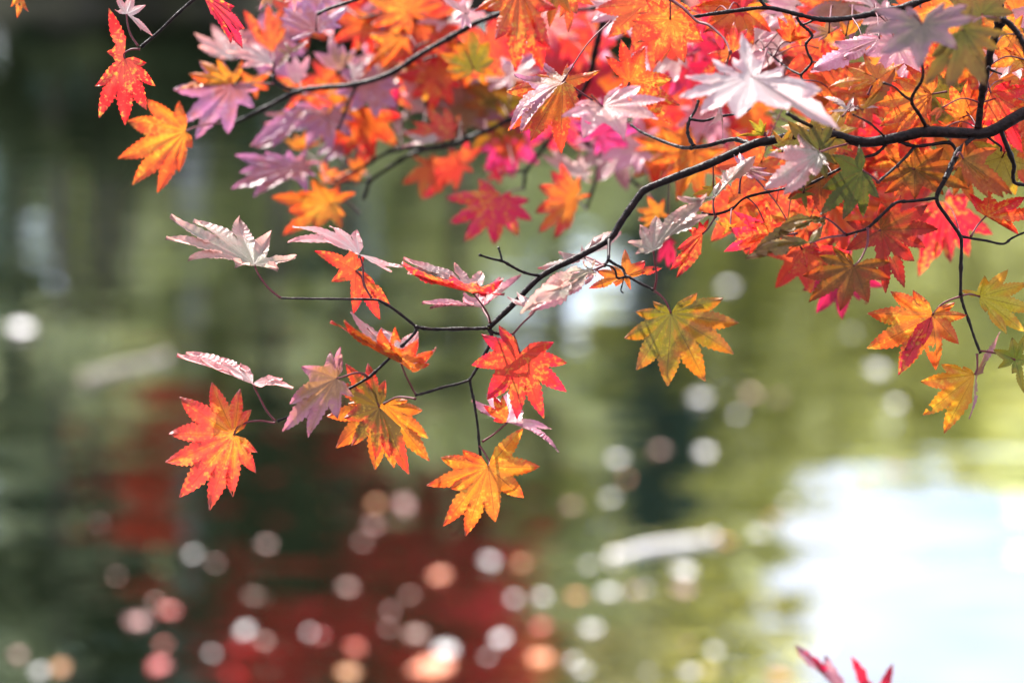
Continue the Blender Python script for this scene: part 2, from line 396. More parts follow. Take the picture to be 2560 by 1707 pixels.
twig('main', 3, [(1135, 1040), (1250, 1055), (1380, 1020), (1500, 1000), (1600, 985), (1665, 935)], 2.14, (3.4, 2.6))
twig('main', 4, [(1240, 1110), (1180, 1000), (1130, 930), (1110, 870), (1140, 800), (1195, 715), (1212, 640), (1205, 560)], (2.1, 2.0), (4.6, 3))
twig('main', 4, [(1115, 880), (1050, 840), (960, 760), (868, 725)], (2.06, 2.0), (3.2, 2.6))
twig('main', 4, [(1650, 1195), (1580, 1255), (1510, 1325), (1455, 1440), (1400, 1560)], (2.1, 2.07), (6, 5.2))
twig('main', 8, [(1665, 130), (1600, 270), (1510, 455), (1590, 600), (1690, 745), (1705, 830), (1700, 1000), (1698, 1215)], (2.08, 2.1), (5.5, 3.8))
twig('main', 8, [(1698, 1215), (1720, 1300), (1760, 1410), (1810, 1560), (1855, 1672)], 2.1, (3.6, 3.2))
twig('main', 8, [(1510, 455), (1400, 470), (1290, 482), (1190, 493), (1080, 590), (970, 690), (890, 718), (800, 745)], (2.08, 2.06), (4.2, 3.2))
twig('main', 4, [(1000, 1235), (1140, 1275), (1290, 1260), (1440, 1245), (1500, 1310)], 2.1, (4, 4))
twig('main', 4, [(1135, 1280), (1080, 1350), (1010, 1420), (900, 1520), (812, 1590)], (2.1, 2.06), (3.6, 3))
twig('main', 4, [(1890, 1140), (1925, 1230), (1980, 1370), (2005, 1450), (1995, 1520), (2010, 1590), (2090, 1612), (2300, 1640)], (2.1, 2.12), (6, 4))
twig('main', 4, [(1760, 1180), (1820, 1230), (1890, 1280), (1890, 1320)], 2.1, (2.8, 2.4))
twig('main', 8, [(1700, 755), (1800, 775), (1900, 790), (2030, 815), (2100, 770), (2200, 725), (2330, 690)], (2.1, 2.12), (3.4, 2.4))
twig('main', 'P', [(2215, 362), (2190, 385), (2155, 396), (2080, 432), (2020, 462), (1985, 466), (1952, 474), (1867, 493), (1830, 522), (1787, 536), (1754, 533)], (2.1, 2.08), (4, 2.8), bump=.2)
twig('main', 4, [(30, 990), (150, 1060), (260, 1110), (360, 1150)], (2.0, 2.1), (4, 5))
twig('main', 4, [(870, 1185), (800, 1120), (740, 1070), (600, 1000)], (2.1, 2.0), (2.6, 2))

lf = lambda *a, **k: leaf('main', *a, **k)
# hanging at the left end
lf(6, (580, 742), [(718, 548), (630, 388), (405, 333), (152, 458), (68, 737), (36, 972), (148, 1238), (388, 1332), (572, 1230), (752, 1033), (764, 885)], (.1, -.15, 1), 2.08, 'mix',
   'red and gold leaf with a mauve lobe hanging at the left end', [(600, 690), (680, 645), (790, 632), (880, 648), (905, 645)])
lf(6, (730, 335), [(955, 322), (1040, 388), (815, 412), (530, 300), (300, 222), (125, 150), (205, 88), (405, 125), (622, 208)], (.27, .87, .42), 2.09, 'pal',
   'pale pink leaf seen edge on above the left red leaf', [(740, 370), (780, 450), (840, 560), (905, 635)], arch=.03)
lf(6, (1382, 300), [(1472, 122), (1443, 58), (1335, 85), (1150, 215), (1018, 502), (975, 722), (1185, 767), (1430, 622), (1530, 445)], (-.35, .1, .9), 2.04, 'mve',
   'mauve and olive leaf tucked above the thin left twig', [(1430, 290), (1530, 258), (1600, 265), (1625, 290)], petd=2.09)
lf(6, (1755, 500), [(1945, 470), (2060, 548), (2103, 775), (2114, 945), (1830, 1010), (1685, 1018), (1382, 842), (1308, 592), (1470, 500)], (0, -.1, 1), 2.14, 'or',
   'bright orange leaf behind the shadow-painted one', [(1850, 450), (1930, 448), (2000, 460)], petd=2.1)
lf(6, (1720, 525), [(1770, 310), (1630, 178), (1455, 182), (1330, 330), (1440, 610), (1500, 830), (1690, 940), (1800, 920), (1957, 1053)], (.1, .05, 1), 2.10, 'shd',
   'orange leaf with a painted olive shadow below the left twig', [(1690, 450), (1675, 390), (1640, 345), (1620, 330)])
lf(5, (740, 505), [(1045, 498), (925, 552), (590, 520), (235, 432), (40, 312), (52, 200), (272, 136), (598, 197), (832, 348)], (.37, .80, .47), 2.09, 'gry',
   'grey-pink leaf with its face to the sky at the tip of the upper left twig', [(770, 580), (850, 690), (945, 768)], arch=.02, size=245)
lf(5, (1562, 425), [(1515, 280), (1330, 198), (1052, 180), (1022, 287), (1243, 357), (1520, 432), (1790, 613), (1867, 602)], (.45, .80, .38), 2.08, 'pal',
   'white-topped leaf arching over an orange one on the upper left twig', [(1590, 520), (1600, 660), (1660, 770)], arch=.05, size=200)
lf(5, (1535, 552), [(1600, 440), (1500, 350), (1212, 400), (1335, 642), (1520, 893), (1730, 940), (1802, 828), (1690, 660)], (.25, .0, .95), 2.13, 'red',
   'orange-red leaf hanging behind the upper left twig', [(1580, 600), (1600, 670)])
lf(5, (1890, 1280), [(1870, 1150), (1460, 908), (1345, 932), (1735, 1000), (1840, 1000), (2030, 1070), (2162, 1165), (2122, 1262), (2066, 1322)], (-.3, -.72, .6), 2.05, 'or',
   'boat-shaped orange leaf with white edges above the fork', [(1920, 1360), (1980, 1480), (2000, 1515)], petd=2.08, size=230)
lf(5, (1895, 1275), [(2020, 1050), (1735, 983), (1480, 912), (1600, 1060), (2125, 1240), (2068, 1325)], (.3, .7, .5), 2.08, 'pal', None, [(1896, 1278), (1897, 1282)], size=190)
# around the fork in the middle
lf(7, (940, 1040), [(1205, 945), (1070, 940), (1310, 1120), (1312, 1358), (1128, 1545), (915, 1552), (683, 1412), (558, 1135), (640, 905), (775, 826)][0:1] +
   [(1310, 1120), (1312, 1358), (1128, 1545), (915, 1552), (683, 1412), (558, 1135), (640, 905), (775, 826)], (.05, -.2, 1), 2.08, 'red',
   'orange-red leaf hanging just right of the fork', [(925, 1000), (910, 950), (890, 908)])
lf(7, (570, 572), [(690, 560), (826, 566), (800, 490), (622, 440), (400, 407), (60, 412), (8, 352)], (-.3, -.78, .5), 2.06, 'red',
   'flat red leaf above the fork seen from below', [(640, 660), (690, 740), (708, 805)], petd=2.1, size=230)
lf(7, (575, 566), [(400, 402), (150, 372), (8, 350), (60, 405), (630, 436)], (.3, .8, .42), 2.085, 'pal', None, [(576, 570), (577, 573)], size=220)
lf(7, (645, 686), [(780, 478), (947, 455), (700, 650), (490, 670), (235, 672), (172, 657), (490, 622), (610, 588)], (.1, .85, .45), 2.14, 'pnk',
   'pink leaf spread level beneath the flat red one', [(660, 720), (690, 765), (705, 810)], petd=2.1)
lf(7, (1440, 285), [(1600, 395), (1350, 330), (1075, 405), (1240, 275), (1420, 235), (1515, 165), (1640, 75), (1745, 38)], (.1, .75, .55), 2.14, 'pal',
   'pale leaf lying behind the bough left of its side twig', [(1490, 300), (1550, 330), (1600, 360)], petd=2.06, size=230)
lf(7, (1510, 395), [(1535, 440), (1240, 610), (1020, 705), (935, 748), (1100, 560), (1260, 430), (1410, 365), (1500, 350)], (.3, .55, .6), 2.04, 'gry',
   'long drooping grey-green leaf under the bough', [(1560, 370), (1603, 356)], size=250)
lf(7, (1530, 400), [(1420, 520), (1240, 612), (1020, 720), (1250, 480), (1430, 420)], (.3, .1, .9), 2.07, 'pnk', None, [(1560, 380), (1603, 358)], size=240)
lf(7, (1085, 682), [(1245, 632), (1150, 672), (1008, 728), (900, 660), (843, 620), (918, 588), (1090, 605)], (-.1, .85, .4), 2.05, 'pal',
   'small white leaf below the bough beside the fork', [(1040, 735), (960, 810), (885, 895)], petd=2.1)
lf(7, (1985, 243), [(2120, 152), (2410, -60), (2420, -160), (2250, -110), (2010, -20), (1890, 60), (1795, 195), (1850, 278)], (-.25, .5, .75), 2.02, 'gry',
   'grey-veined leaf standing up on its stalk right of the bough', [(2000, 350), (2012, 450), (1995, 545)], petd=2.04)
lf(7, (1765, 440), [(1765, 225), (1920, 320), (2055, 373), (1925, 412), (1810, 547), (1690, 520), (1478, 537), (1540, 400), (1640, 350)], (0, .1, 1), 2.10, 'mix',
   'orange and pink leaf behind the side twig', [(1770, 445), (1780, 448)], petd=2.06)
lf('P', (1677, 783), [(1744, 731), (1807, 744), (1849, 808), (1834, 884), (1765, 956), (1668, 964), (1589, 923), (1560, 845), (1588, 778), (1632, 753)], (0, -.1, 1), 2.05, 'ylg',
   'olive to orange leaf hanging alone over open water', [(1666, 757), (1650, 738), (1636, 728)])
# the two lowest
lf('A', (805, 825), [(1160, 432), (1330, 832), (1165, 1147), (880, 1370), (575, 1530), (350, 1420), (430, 1045), (180, 1020), (330, 728), (545, 645)], (0, -.1, 1), 2.08, 'gold',
   'orange and gold leaf hanging lowest of all', [(820, 790), (770, 690), (720, 620)], petd=2.1)
lf('A', (1000, 385), [(1150, 440), (1525, 645), (1445, 440), (1160, 300), (1000, 110), (790, 110), (630, 238), (720, 300)], (.1, .8, .55), 2.10, 'pnk',
   'pale pink and orange cupped leaf above the lowest one', [(960, 420), (860, 505), (745, 580)])
lf('A', (985, 385), [(950, 110), (860, 115), (760, 215), (850, 350)], (.1, -.3, .9), 2.09, 'or', None, [(985, 390), (980, 400)])
# the hanging twig at the right
lf('B', (720, 500), [(905, 392), (1000, 498), (937, 747), (752, 974), (423, 1005), (168, 792), (166, 488), (350, 296), (548, 285)], (0, -.1, 1), 2.1, 'or',
   'large orange leaf with a dark red lobe on the hanging right twig', [(790, 420), (860, 378), (955, 345)])
lf('B', (715, 510), [(640, 760), (420, 1008), (480, 800)], (0, -.1, 1), 2.097, 'scar', None, [(716, 508), (718, 505)])
lf('B', (1120, 345), [(960, 292), (1158, 168), (1362, 115), (1530, 232), (1600, 460), (1515, 645), (1350, 668), (1170, 480)], (-.1, 0, 1), 2.12, 'yel',
   'yellow leaf with a gnawed edge at the right frame edge', [(1040, 325), (970, 338)], petd=2.1)
lf('B', (1080, 1010), [(985, 935), (808, 908), (632, 1058), (638, 1354), (815, 1515)], (-.3, -.1, .9), 2.1, 'amb',
   'gold folded leaf at the end of the hanging right twig', [(1102, 950), (1100, 830)])
lf('B', (1085, 1010), [(1035, 1388), (1120, 1000), (1265, 652)], (.82, .15, .45), 2.11, 'mve', None, [(1102, 950), (1100, 830)], wid=.7)
lf('B', (1425, 885), [(1275, 957), (1232, 795), (1397, 692), (1525, 640), (1620, 880), (1498, 1168), (1390, 1000)], (-.1, 0, 1), 2.1, 'lgr',
   'yellow-green leaf cut by the right frame edge', [(1330, 845), (1190, 815), (1115, 808)])
# the dense part right of centre
lf(8, (860, 988), [(1145, 962), (1142, 1095), (965, 1288), (742, 1352), (503, 1277), (452, 1070), (580, 915), (682, 852), (810, 900)], (0, .15, 1), 2.04, 'brn',
   'russet leaf below the hanging cluster with a dark torn lobe', [(910, 940), (950, 860), (970, 800), (970, 690)], petd=2.06)
lf(8, (1072, 705), [(1065, 488), (1220, 435), (1432, 510), (1518, 702), (1418, 848), (1335, 950), (1252, 1162), (1110, 1202), (795, 868), (800, 640)], (0, 0, 1), 2.10, 'brn',
   'big orange-brown leaf behind the russet one', [(1010, 730), (975, 695)])
lf(8, (930, 240), [(910, 40), (693, 113), (622, 378), (585, 592), (775, 622), (945, 607), (1048, 460)], (.1, 0, 1), 2.03, 'grn',
   'dark green leaf beneath the bough', [(1000, 285), (1060, 335)], petd=2.06)
lf(8, (600, 95), [(525, 345), (290, 472), (140, 422), (190, 100), (400, 0), (640, 240)], (.2, .5, .8), 2.0, 'gry',
   'grey-green leaf with long fingers under the bough', [(680, 65), (820, 30)], petd=2.1)
lf(8, (1340, 230), [(1113, 138), (1330, 30), (1560, 60), (1700, 190), (1762, 392), (1560, 432), (1330, 470), (1100, 420), (1030, 330)], (0, 0, 1), 2.12, 'brn',
   'broad russet leaf behind the forked twig', [(1250, 200), (1200, 215)])
lf(8, (1720, 150), [(1990, 68), (2105, 438), (2037, 472), (1915, 472), (1760, 380), (1640, 230), (1730, 30)], (-.2, .2, .9), 2.05, 'brn',
   'olive-brown leaf drooping right of the forked twig', [(1690, 100), (1670, 130)])
lf(8, (1895, 600), [(1765, 418), (1930, 370), (2195, 440), (2330, 560), (2145, 738), (1985, 640)], (0, -.2, 1), 2.13, 'or',
   'orange leaf with tiny holes near the right edge', [(1830, 670), (1780, 755)], petd=2.1)
lf(8, (1580, 490), [(1340, 540), (1265, 745), (1370, 1082), (1505, 938), (1612, 962), (1772, 922), (1950, 740), (1800, 420), (1620, 380)], (0, -.1, 1), 2.34, 'scar',
   'blurred scarlet leaf hanging behind the forked twig')
lf(8, (800, 1010), [(450, 1175), (565, 1355), (762, 1405), (960, 1285), (1100, 1150), (640, 900)], (0, -.1, 1), 2.3, 'crim',
   'blurred crimson leaf behind the russet one')
lf(8, (625, 605), [(600, 720), (520, 690), (270, 740), (90, 855), (300, 640), (520, 600), (610, 690)], (.2, .6, .65), 2.03, 'olv',
   'olive leaf drooping left below the dark green one', [(700, 650), (790, 735)], petd=2.06)
lf(8, (520, 808), [(610, 690), (350, 870), (90, 900), (3, 952), (90, 835), (280, 760)], (.3, .75, .5), 2.0, 'olv',
   'long olive leaf pointing left over open water', [(650, 765), (790, 747)], petd=2.06)
lf(8, (455, 858), [(620, 885), (490, 1015), (345, 1055), (320, 920), (400, 760), (560, 780), (830, 890)], (0, .2, 1), 2.16, 'red',
   'small red leaf below the long olive ones')
lf(8, (195, 735), [(20, 800), (75, 640), (175, 520), (310, 640), (30, 900), (-60, 830)], (0, -.2, 1), 2.12, 'or',
   'orange leaf at the left of the cluster under the bough', [(300, 745), (420, 730)])
lf('F', (960, 1060), [(990, 925), (905, 950), (800, 1015), (710, 1210), (660, 1400), (710, 1475)], (.2, 0, .9), 2.12, 'red',
   'narrow red leaf pointing down right of the grey-veined one', [(1010, 1010), (1080, 900)], petd=2.08)
lf('F', (1060, 735), [(1110, 590), (1300, 420), (1480, 290), (1180, 640), (840, 760), (680, 790), (760, 820), (940, 760)], (.35, .65, .6), 2.04, 'gry',
   'narrow grey leaf rising to the bough', [(1056, 800), (1068, 878)], petd=2.08)
lf('F', (1345, 455), [(1635, 525), (1560, 575), (1425, 568), (1250, 330), (1300, 280), (1560, 450)], (0, .6, .7), 2.08, 'mve',
   'mauve leaf on an upright stalk below the bough', [(1310, 560), (1300, 690)])
lf('F', (1570, 1050), [(1660, 980), (1560, 800), (1440, 930), (1200, 1010), (1150, 1225), (1330, 1215), (1480, 1130), (1240, 850)], (0, -.2, 1), 2.14, 'red',
   'red and orange leaf below the bough at the middle of the cluster')
lf('F', (1215, 1010), [(1070, 945), (1140, 1080), (1225, 1050), (1300, 960), (1160, 900)], (0, 0, 1), 2.06, 'gold', 'small curled gold leaf with dark spots')
lf('F', (1700, 300), [(1570, 290), (1880, 230), (1900, 180), (1760, 170), (1600, 110), (1800, 80)], (0, .4, .85), 2.06, 'yel', 'yellow leaf under the bough at its bend')
lf('F', (1530, 150), [(1390, 5), (1490, -10), (1550, 30), (1410, 110), (1270, 160), (1560, 100)], (0, .1, 1), 2.1, 'yel', 'small yellow-green leaf on top of the bough')
lf('F', (1060, 640), [(1050, 565), (950, 625), (860, 710), (1000, 740), (1080, 600)], (0, .1, 1), 2.12, 'yel', 'small yellow leaf right of the bent bough')
lf('F', (1900, 680), [(1760, 750), (1930, 860), (2016, 700), (1780, 620), (2016, 610), (1850, 560)], (0, .2, 1), 2.12, 'ylg', 'yellow-green leaf inside the cluster')
# blurred reds filling the cluster behind the bough
for q, (b, tip, pal, n, d) in enumerate([((1500, 700), (1300, 520), 'red', (0, -.1, 1), 2.3), ((1300, 820), (1180, 960), 'red', (.1, -.1, 1), 2.28), ((1650, 760), (1800, 900), 'or', (0, -.2, 1), 2.24),
        ((1800, 480), (1950, 380), 'red', (0, 0, 1), 2.26), ((1500, 400), (1420, 500), 'red', (0, .2, 1), 2.22), ((1750, 950), (1900, 820), 'red', (.2, 0, 1), 2.25), ((1900, 1210), (1760, 1400), 'red', (0, -.1, 1), 2.26)]):
    lf('F', b, tip, n, d, pal, nl=7)
lf(4, (1100, 1480), (900, 1300), (0, 0, 1), 2.2, 'or', nl=9)
lf(4, (900, 1330), (760, 1250), (0, 0, 1), 2.28, 'red', nl=9)
lf(4, (1500, 1480), (1640, 1330), (0, .1, 1), 2.2, 'brn', nl=9)
lf(4, (1980, 1330), (2080, 1500), (0, -.1, 1), 2.18, 'or', nl=9)
lf(4, (1900, 1370), (1870, 1430), (0, .1, 1), 2.14, 'yel', nl=7)
lf(4, (310, 1320), (120, 1300), (.1, .2, 1), 2.06, 'olv', nl=9)
lf(4, (420, 1180), (180, 1120), (0, .5, .8), 2.1, 'yel', nl=7)
lf(4, (300, 1480), (420, 1568), (0, 0, 1), 2.13, 'brn', nl=7)

# ------------------------------------------------------------------ the right-hand bough and what hangs from it
bough('right', 2495, -160, 2.0, 'thick dark upright maple bough at the right edge hung with golden leaves')
twig('right', 4, [(1500, -4600), (1700, -2500), (1800, -1100), (1840, -500), (1868, -60), (1880, 90), (1885, 180), (1840, 320), (1800, 450), (1770, 590), (1740, 740), (1715, 900), (1690, 1125)], (1.98, 2.1), (15, 7.5), 'branch', sides=12)
twig('right', 4, [(1890, 170), (1950, 200), (2000, 250), (2050, 320), (2095, 410), (2250, 700)], (1.98, 1.98), (8, 7))
twig('right', 4, [(1770, 590), (1820, 620), (1900, 650)], 2.03, (4, 2))
twig('right', 4, [(1870, 30), (1800, 20), (1740, 10)], 2.0, (5, 3))
lf = lambda *a, **k: leaf('right', *a, **k)
lf(4, (1200, 215), [(1060, 60), (775, 88), (690, 300), (818, 497), (1172, 615), (1510, 445), (1665, 185), (1590, 75), (1380, 60)], (.05, .25, .95), 1.88, 'dsk',
   'large dusky mauve leaf out of focus in front at the upper right', [(1190, 190), (1130, 130)])
lf(4, (1555, 262), [(1260, 520), (1235, 745), (1420, 785), (1745, 765), (1760, 560), (1880, 440), (1960, 300), (1640, 40)], (0, .1, 1), 1.89, 'olv',
   'dark olive leaf beside the dusky mauve one')
lf(4, (1720, 130), (1640, -40), (0, .1, 1), 1.97, 'olv', 'dark olive leaf at the top by the upright bough')
lf(4, (810, 688), [(700, 640), (540, 585), (380, 745), (560, 792), (730, 760), (950, 650), (1045, 555), (850, 520), (690, 470)], (0, .45, .85), 2.06, 'gold',
   'glowing gold leaf left of the upper right twig', [(760, 760), (730, 830)])
lf(4, (1290, 820), [(960, 690), (760, 905), (830, 1100), (960, 1190), (1100, 1150), (1280, 1080), (1050, 560), (1250, 560), (1330, 640)], (0, .1, 1), 2.12, 'gold',
   'broad amber leaf above the bough', [(1330, 815), (1420, 800)])
lf(4, (1560, 1022), [(1385, 962), (1320, 850), (1440, 740), (1610, 690), (1680, 930), (1640, 1050), (1510, 1120)], (0, -.1, 1), 2.13, 'or', 'orange leaf between the bough and the upright one')
lf(4, (1800, 815), [(1720, 740), (1690, 1000), (1730, 1200), (1900, 1330), (2075, 1335), (2160, 1020), (2150, 760), (1960, 700)], (0, -.1, 1), 2.12, 'or', 'big veined orange leaf right of the upright bough', [(1785, 760), (1770, 700)])
lf(4, (2090, 520), [(1800, 440), (1780, 590), (1960, 640), (2120, 660), (1900, 420), (1990, 380)], (0, 0, 1), 2.1, 'gold', 'gold leaf right of the upright bough')
lf(4, (2000, 300), (1920, 330), (0, 0, 1), 2.12, 'gold', nl=7)
lf(4, (1410, 1110), [(1290, 1090), (1340, 1060), (1480, 1060), (1560, 1080), (1500, 1140)], (0, .3, .9), 2.15, 'or')
lf(4, (1380, 940), [(1250, 1010), (1310, 1060), (1400, 1000), (1350, 850)], (.4, .2, .8), 2.05, 'brn', 'dark curled leaf above the bough')
for b, tip, pal, n, d in [((1960, 60), (2080, 120), 'pnk', (0, .5, .8), 2.2), ((1500, 60), (1420, 160), 'or', (0, 0, 1), 2.2), ((1350, 500), (1250, 650), 'or', (0, 0, 1), 2.22), ((1680, 640), (1600, 800), 'gold', (0, 0, 1), 2.2),
        ((1900, 700), (1820, 560), 'gold', (0, .3, 1), 2.18), ((2060, 200), (2000, 60), 'or', (0, 0, 1), 2.2), ((1980, 560), (1860, 590), 'pal', (0, .8, .5), 2.14), ((1250, 300), (1340, 180), 'or', (0, .1, 1), 2.25),
        ((1450, 900), (1300, 840), 'ylg', (0, 0, 1), 2.17), ((1620, 380), (1800, 300), 'gold', (0, 0, 1), 2.22), ((2150, 900), (2000, 880), 'or', (0, 0, 1), 2.2), ((1180, 1000), (1000, 980), 'gold', (0, 0, 1), 2.2)]:
    lf(4, b, tip, n, d, pal, nl=9)

# ------------------------------------------------------------------ the top bough
bough('top', 2400, -60, 2.15, 'knotty maple bough along the top right, pale and orange leaves below it')
twig('top', 'P', [(4200, -1500), (3200, -560), (2600, -190), (2420, -60), (2300, 5), (2190, 33), (2130, 45), (2075, 50), (2037, 47), (1995, 37), (1960, 28), (1911, 20), (1820, 30), (1745, 41), (1701, 49), (1640, 58)], (2.16, 2.12), (9.5, 3.6), 'branch', sides=12, bump=.18)
twig('top', 3, [(1800, 65), (1765, 30), (1740, -10), (1700, -80)], 2.13, (4, 3.4))
twig('top', 4, [(110, 150), (150, 215), (205, 260), (245, 315), (200, 370), (190, 400), (210, 470), (242, 540), (200, 600), (150, 655), (160, 700)], 2.14, (3.6, 2.8))
twig('top', 4, [(270, 170), (220, 195), (165, 220)], 2.14, (3, 2.6))
twig('top', 4, [(150, 655), (60, 612), (0, 570), (-90, 500), (-170, 430)], (2.14, 2.2), (2.8, 2))
twig('top', 3, [(960, -5), (1080, 80), (1190, 185), (1290, 220), (1380, 290), (1450, 370), (1480, 460)], (2.05, 2.0), (4.2, 2.4), mat=PET)
lf = lambda *a, **k: leaf('top', *a, **k)
lf(3, (1670, 672), [(1780, 560), (1578, 368), (1500, 590), (1320, 604), (1090, 742), (1040, 885), (1228, 978), (1540, 1032), (1985, 1045), (2440, 1150), (2280, 792), (1950, 660)], (-.02, .74, .62), 1.9, 'wht',
   'large white leaf lying flat across the top, right of centre', [(1690, 690), (1740, 640), (1800, 430)], size=260, petd=2.1, sin_k=.62)
lf(3, (372, 932), [(510, 780), (700, 770), (912, 905), (852, 1058), (562, 1203), (200, 1192), (12, 1042), (130, 900)], (.05, .72, .68), 1.97, 'pnk', 'pale pink leaf in front of orange ones at the top centre', [(320, 880), (270, 830)], sin_k=.6)
lf(3, (605, 716), [(500, 770), (392, 488), (528, 342), (742, 402), (978, 680), (1045, 920), (972, 1085), (740, 900)], (0, -.1, 1), 2.16, 'or', 'bright orange leaf glowing at the top centre', [(560, 800), (480, 840)])
lf(3, (1490, 470), [(1640, 250), (1525, 190), (1440, 310), (1290, 470), (1200, 690), (1330, 660), (1430, 560)], (.35, .2, .9), 2.02, 'gold', 'gold and pink leaf hanging from a red stalk at the top', [(1492, 460), (1488, 440)])
lf(3, (1400, 900), [(1300, 1100), (1395, 1230), (1330, 1000)], (.7, .1, .6), 2.06, 'pnk', 'narrow pink leaf hanging point down', wid=.7)
lf(4, (62, 372), [(130, 190), (215, 330), (60, 100), (-60, 150), (-80, 260)], (0, -.1, 1), 2.18, 'or', 'orange leaf below the knotty top bough')
lf(4, (392, 292), [(470, 240), (380, 140), (165, 200), (215, 345), (300, 360)], (0, .2, 1), 2.16, 'mve')
lf(4, (540, 315), [(700, 165), (600, 160), (488, 170), (490, 260)], (0, .1, 1), 2.18, 'gold')
lf(4, (830, 335), [(440, 370), (245, 590), (250, 620), (520, 520), (720, 470)], (.2, .6, .7), 2.08, 'pnk', 'pink leaf sloping left below the top bough')
lf(4, (720, 480), [(340, 540), (520, 560), (600, 520), (820, 400), (500, 400)], (.1, .5, .8), 2.1, 'mve')
lf(4, (790, 60), [(370, -20), (620, 40), (860, 110), (640, -60)], (.1, .7, .6), 2.2, 'pal', 'white leaf above the knotty top bough')
lf(4, (1080, 80), [(960, -20), (1040, -60), (1180, -20), (1150, 40), (930, 40)], (0, .1, 1), 2.2, 'or')
lf(4, (560, 970), [(345, 825), (420, 900), (830, 930), (700, 960), (380, 1000), (600, 870)], (0, .7, .6), 2.04, 'pal', 'small pale leaf right of the large white one')
lf(4, (690, 960), [(930, 620), (800, 780), (600, 920), (640, 1010)], (.5, .3, .8), 2.02, 'brn')
lf(3, (2060, 230), [(1930, 100), (1960, 350), (2100, 400)], (0, 0, 1), 2.2, 'or')
for b, tip, pal, n, d in [((1700, 380), (1430, 180), 'pnk', (.2, .6, .7), 2.22), ((1340, 120), (1480, 60), 'or', (0, 0, 1), 2.2), ((1560, 60), (1530, 160), 'gold', (0, 0, 1), 2.2), ((1900, 420), (1760, 300), 'pnk', (0, .5, .8), 2.28),
        ((1300, 330), (1450, 330), 'crim', (0, 0, 1), 2.4), ((1150, 560), (1050, 700), 'crim', (0, .1, 1), 2.4), ((1020, 480), (900, 430), 'pnk', (0, .5, .8), 2.4), ((1500, 640), (1380, 620), 'crim', (0, 0, 1), 2.38),
        ((1860, 520), (1960, 600), 'mve', (0, .4, .8), 2.3), ((2000, 560), (2060, 700), 'red', (0, 0, 1), 2.3), ((1830, 700), (1760, 580), 'or', (0, 0, 1), 2.3), ((1000, 120), (880, 210), 'or', (0, 0, 1), 2.26),
        ((760, 40), (640, 140), 'red', (0, .1, 1), 2.2), ((1000, 20), (860, 60), 'or', (0, 0, 1), 2.1), ((830, 210), (900, 330), 'red', (0, 0, 1), 2.3), ((600, 60), (520, 180), 'pnk', (0, .5, .8), 2.3), ((960, 170), (920, 290), 'gold', (0, 0, 1), 2.06)]:
    lf(3, b, tip, n, d, pal, nl=9)
for b, tip, pal, n, d in [((300, 420), (180, 520), 'red', (0, 0, 1), 2.25), ((420, 60), (300, 20), 'or', (0, .1, 1), 2.25), ((600, 60), (500, 20), 'mve', (0, .4, .8), 2.25), ((900, 180), (700, 200), 'pnk', (.1, .6, .7), 2.24),
        ((450, 700), (330, 600), 'or', (0, 0, 1), 2.22), ((600, 820), (480, 720), 'or', (0, .1, 1), 2.2), ((250, 700), (130, 640), 'mve', (0, .4, .8), 2.3), ((480, 860), (380, 780), 'gold', (0, .1, 1), 2.22), ((100, 60), (0, 10), 'pnk', (0, .4, .8), 2.3),
        ((1000, 430), (880, 560), 'pnk', (0, .5, .8), 2.2), ((720, 870), (560, 830), 'or', (0, .2, 1), 2.2)]:
    lf(4, b, tip, n, d, pal, nl=9)

# ------------------------------------------------------------------ the blurred bough behind, centre
bough('mid', 1530, -60, 2.36, 'blurred dark maple bough dropping from the top centre and running left')
twig('mid', 3, [(640, -160), (560, -40), (470, 30), (405, 60), (370, 200), (330, 350), (295, 500), (282, 585), (230, 740), (140, 865), (-60, 950), (-250, 1000), (-450, 1050)], (2.34, 2.4), (9, 6.5), 'branch', sides=12)
twig('mid', 2, [(1480, 940), (1300, 1030), (1100, 1108), (970, 1150), (850, 1168), (740, 1160), (640, 1165), (545, 1190)], (2.4, 2.42), (6.4, 5))
twig('mid', 2, [(545, 1190), (450, 1240), (370, 1290), (240, 1355), (110, 1420)], 2.42, (4.4, 4))
twig('mid', 2, [(810, 1180), (690, 1222), (540, 1315), (400, 1415), (370, 1490), (345, 1565)], 2.42, (5, 4))
twig('mid', 2, [(400, 1420), (200, 1430), (80, 1450)], 2.43, (2.6, 2))
twig('mid', 3, [(405, 55), (250, 80), (130, 90), (40, 95)], 2.34, (5, 4))
twig('mid', 'E', [(1420, 20), (1340, 130), (1240, 260), (1110, 430), (1095, 530), (1080, 625)], 2.42, (5, 4))
twig('mid', 'E', [(1700, 0), (1760, 90), (1830, 180), (1910, 255), (2080, 380), (2200, 470), (2340, 600)], 2.44, (6, 4))
twig('mid', 'E', [(1910, 255), (1890, 380), (1860, 550), (1810, 700), (1768, 845)], 2.44, (4.5, 4))
twig('mid', 'E', [(1910, 255), (2050, 210), (2160, 150)], 2.42, (3.5, 3))
twig('mid', 'E', [(1130, 420), (980, 440), (820, 460)], 2.42, (3, 2))
lf = lambda *a, **k: leaf('mid', *a, **k)
lf('E', (815, 720), [(820, 640), (690, 540), (590, 500), (220, 720), (262, 990), (430, 1198), (768, 1240), (1030, 1140), (1185, 965), (1155, 740), (960, 650)], (0, -.1, 1), 2.36, 'scar',
   'blurred scarlet leaf hanging over green water at the top centre', [(930, 650), (1075, 615)], petd=2.42)
lf('E', (1650, 730), [(1700, 480), (1490, 330), (1380, 420), (1245, 590), (1205, 880), (1240, 1105), (1415, 1170), (1570, 1080), (1650, 880), (1830, 680)], (-.1, 0, 1), 2.36, 'mix',
   'blurred red leaf with a gold lobe right of the scarlet one', [(1720, 790), (1768, 840)], petd=2.44)
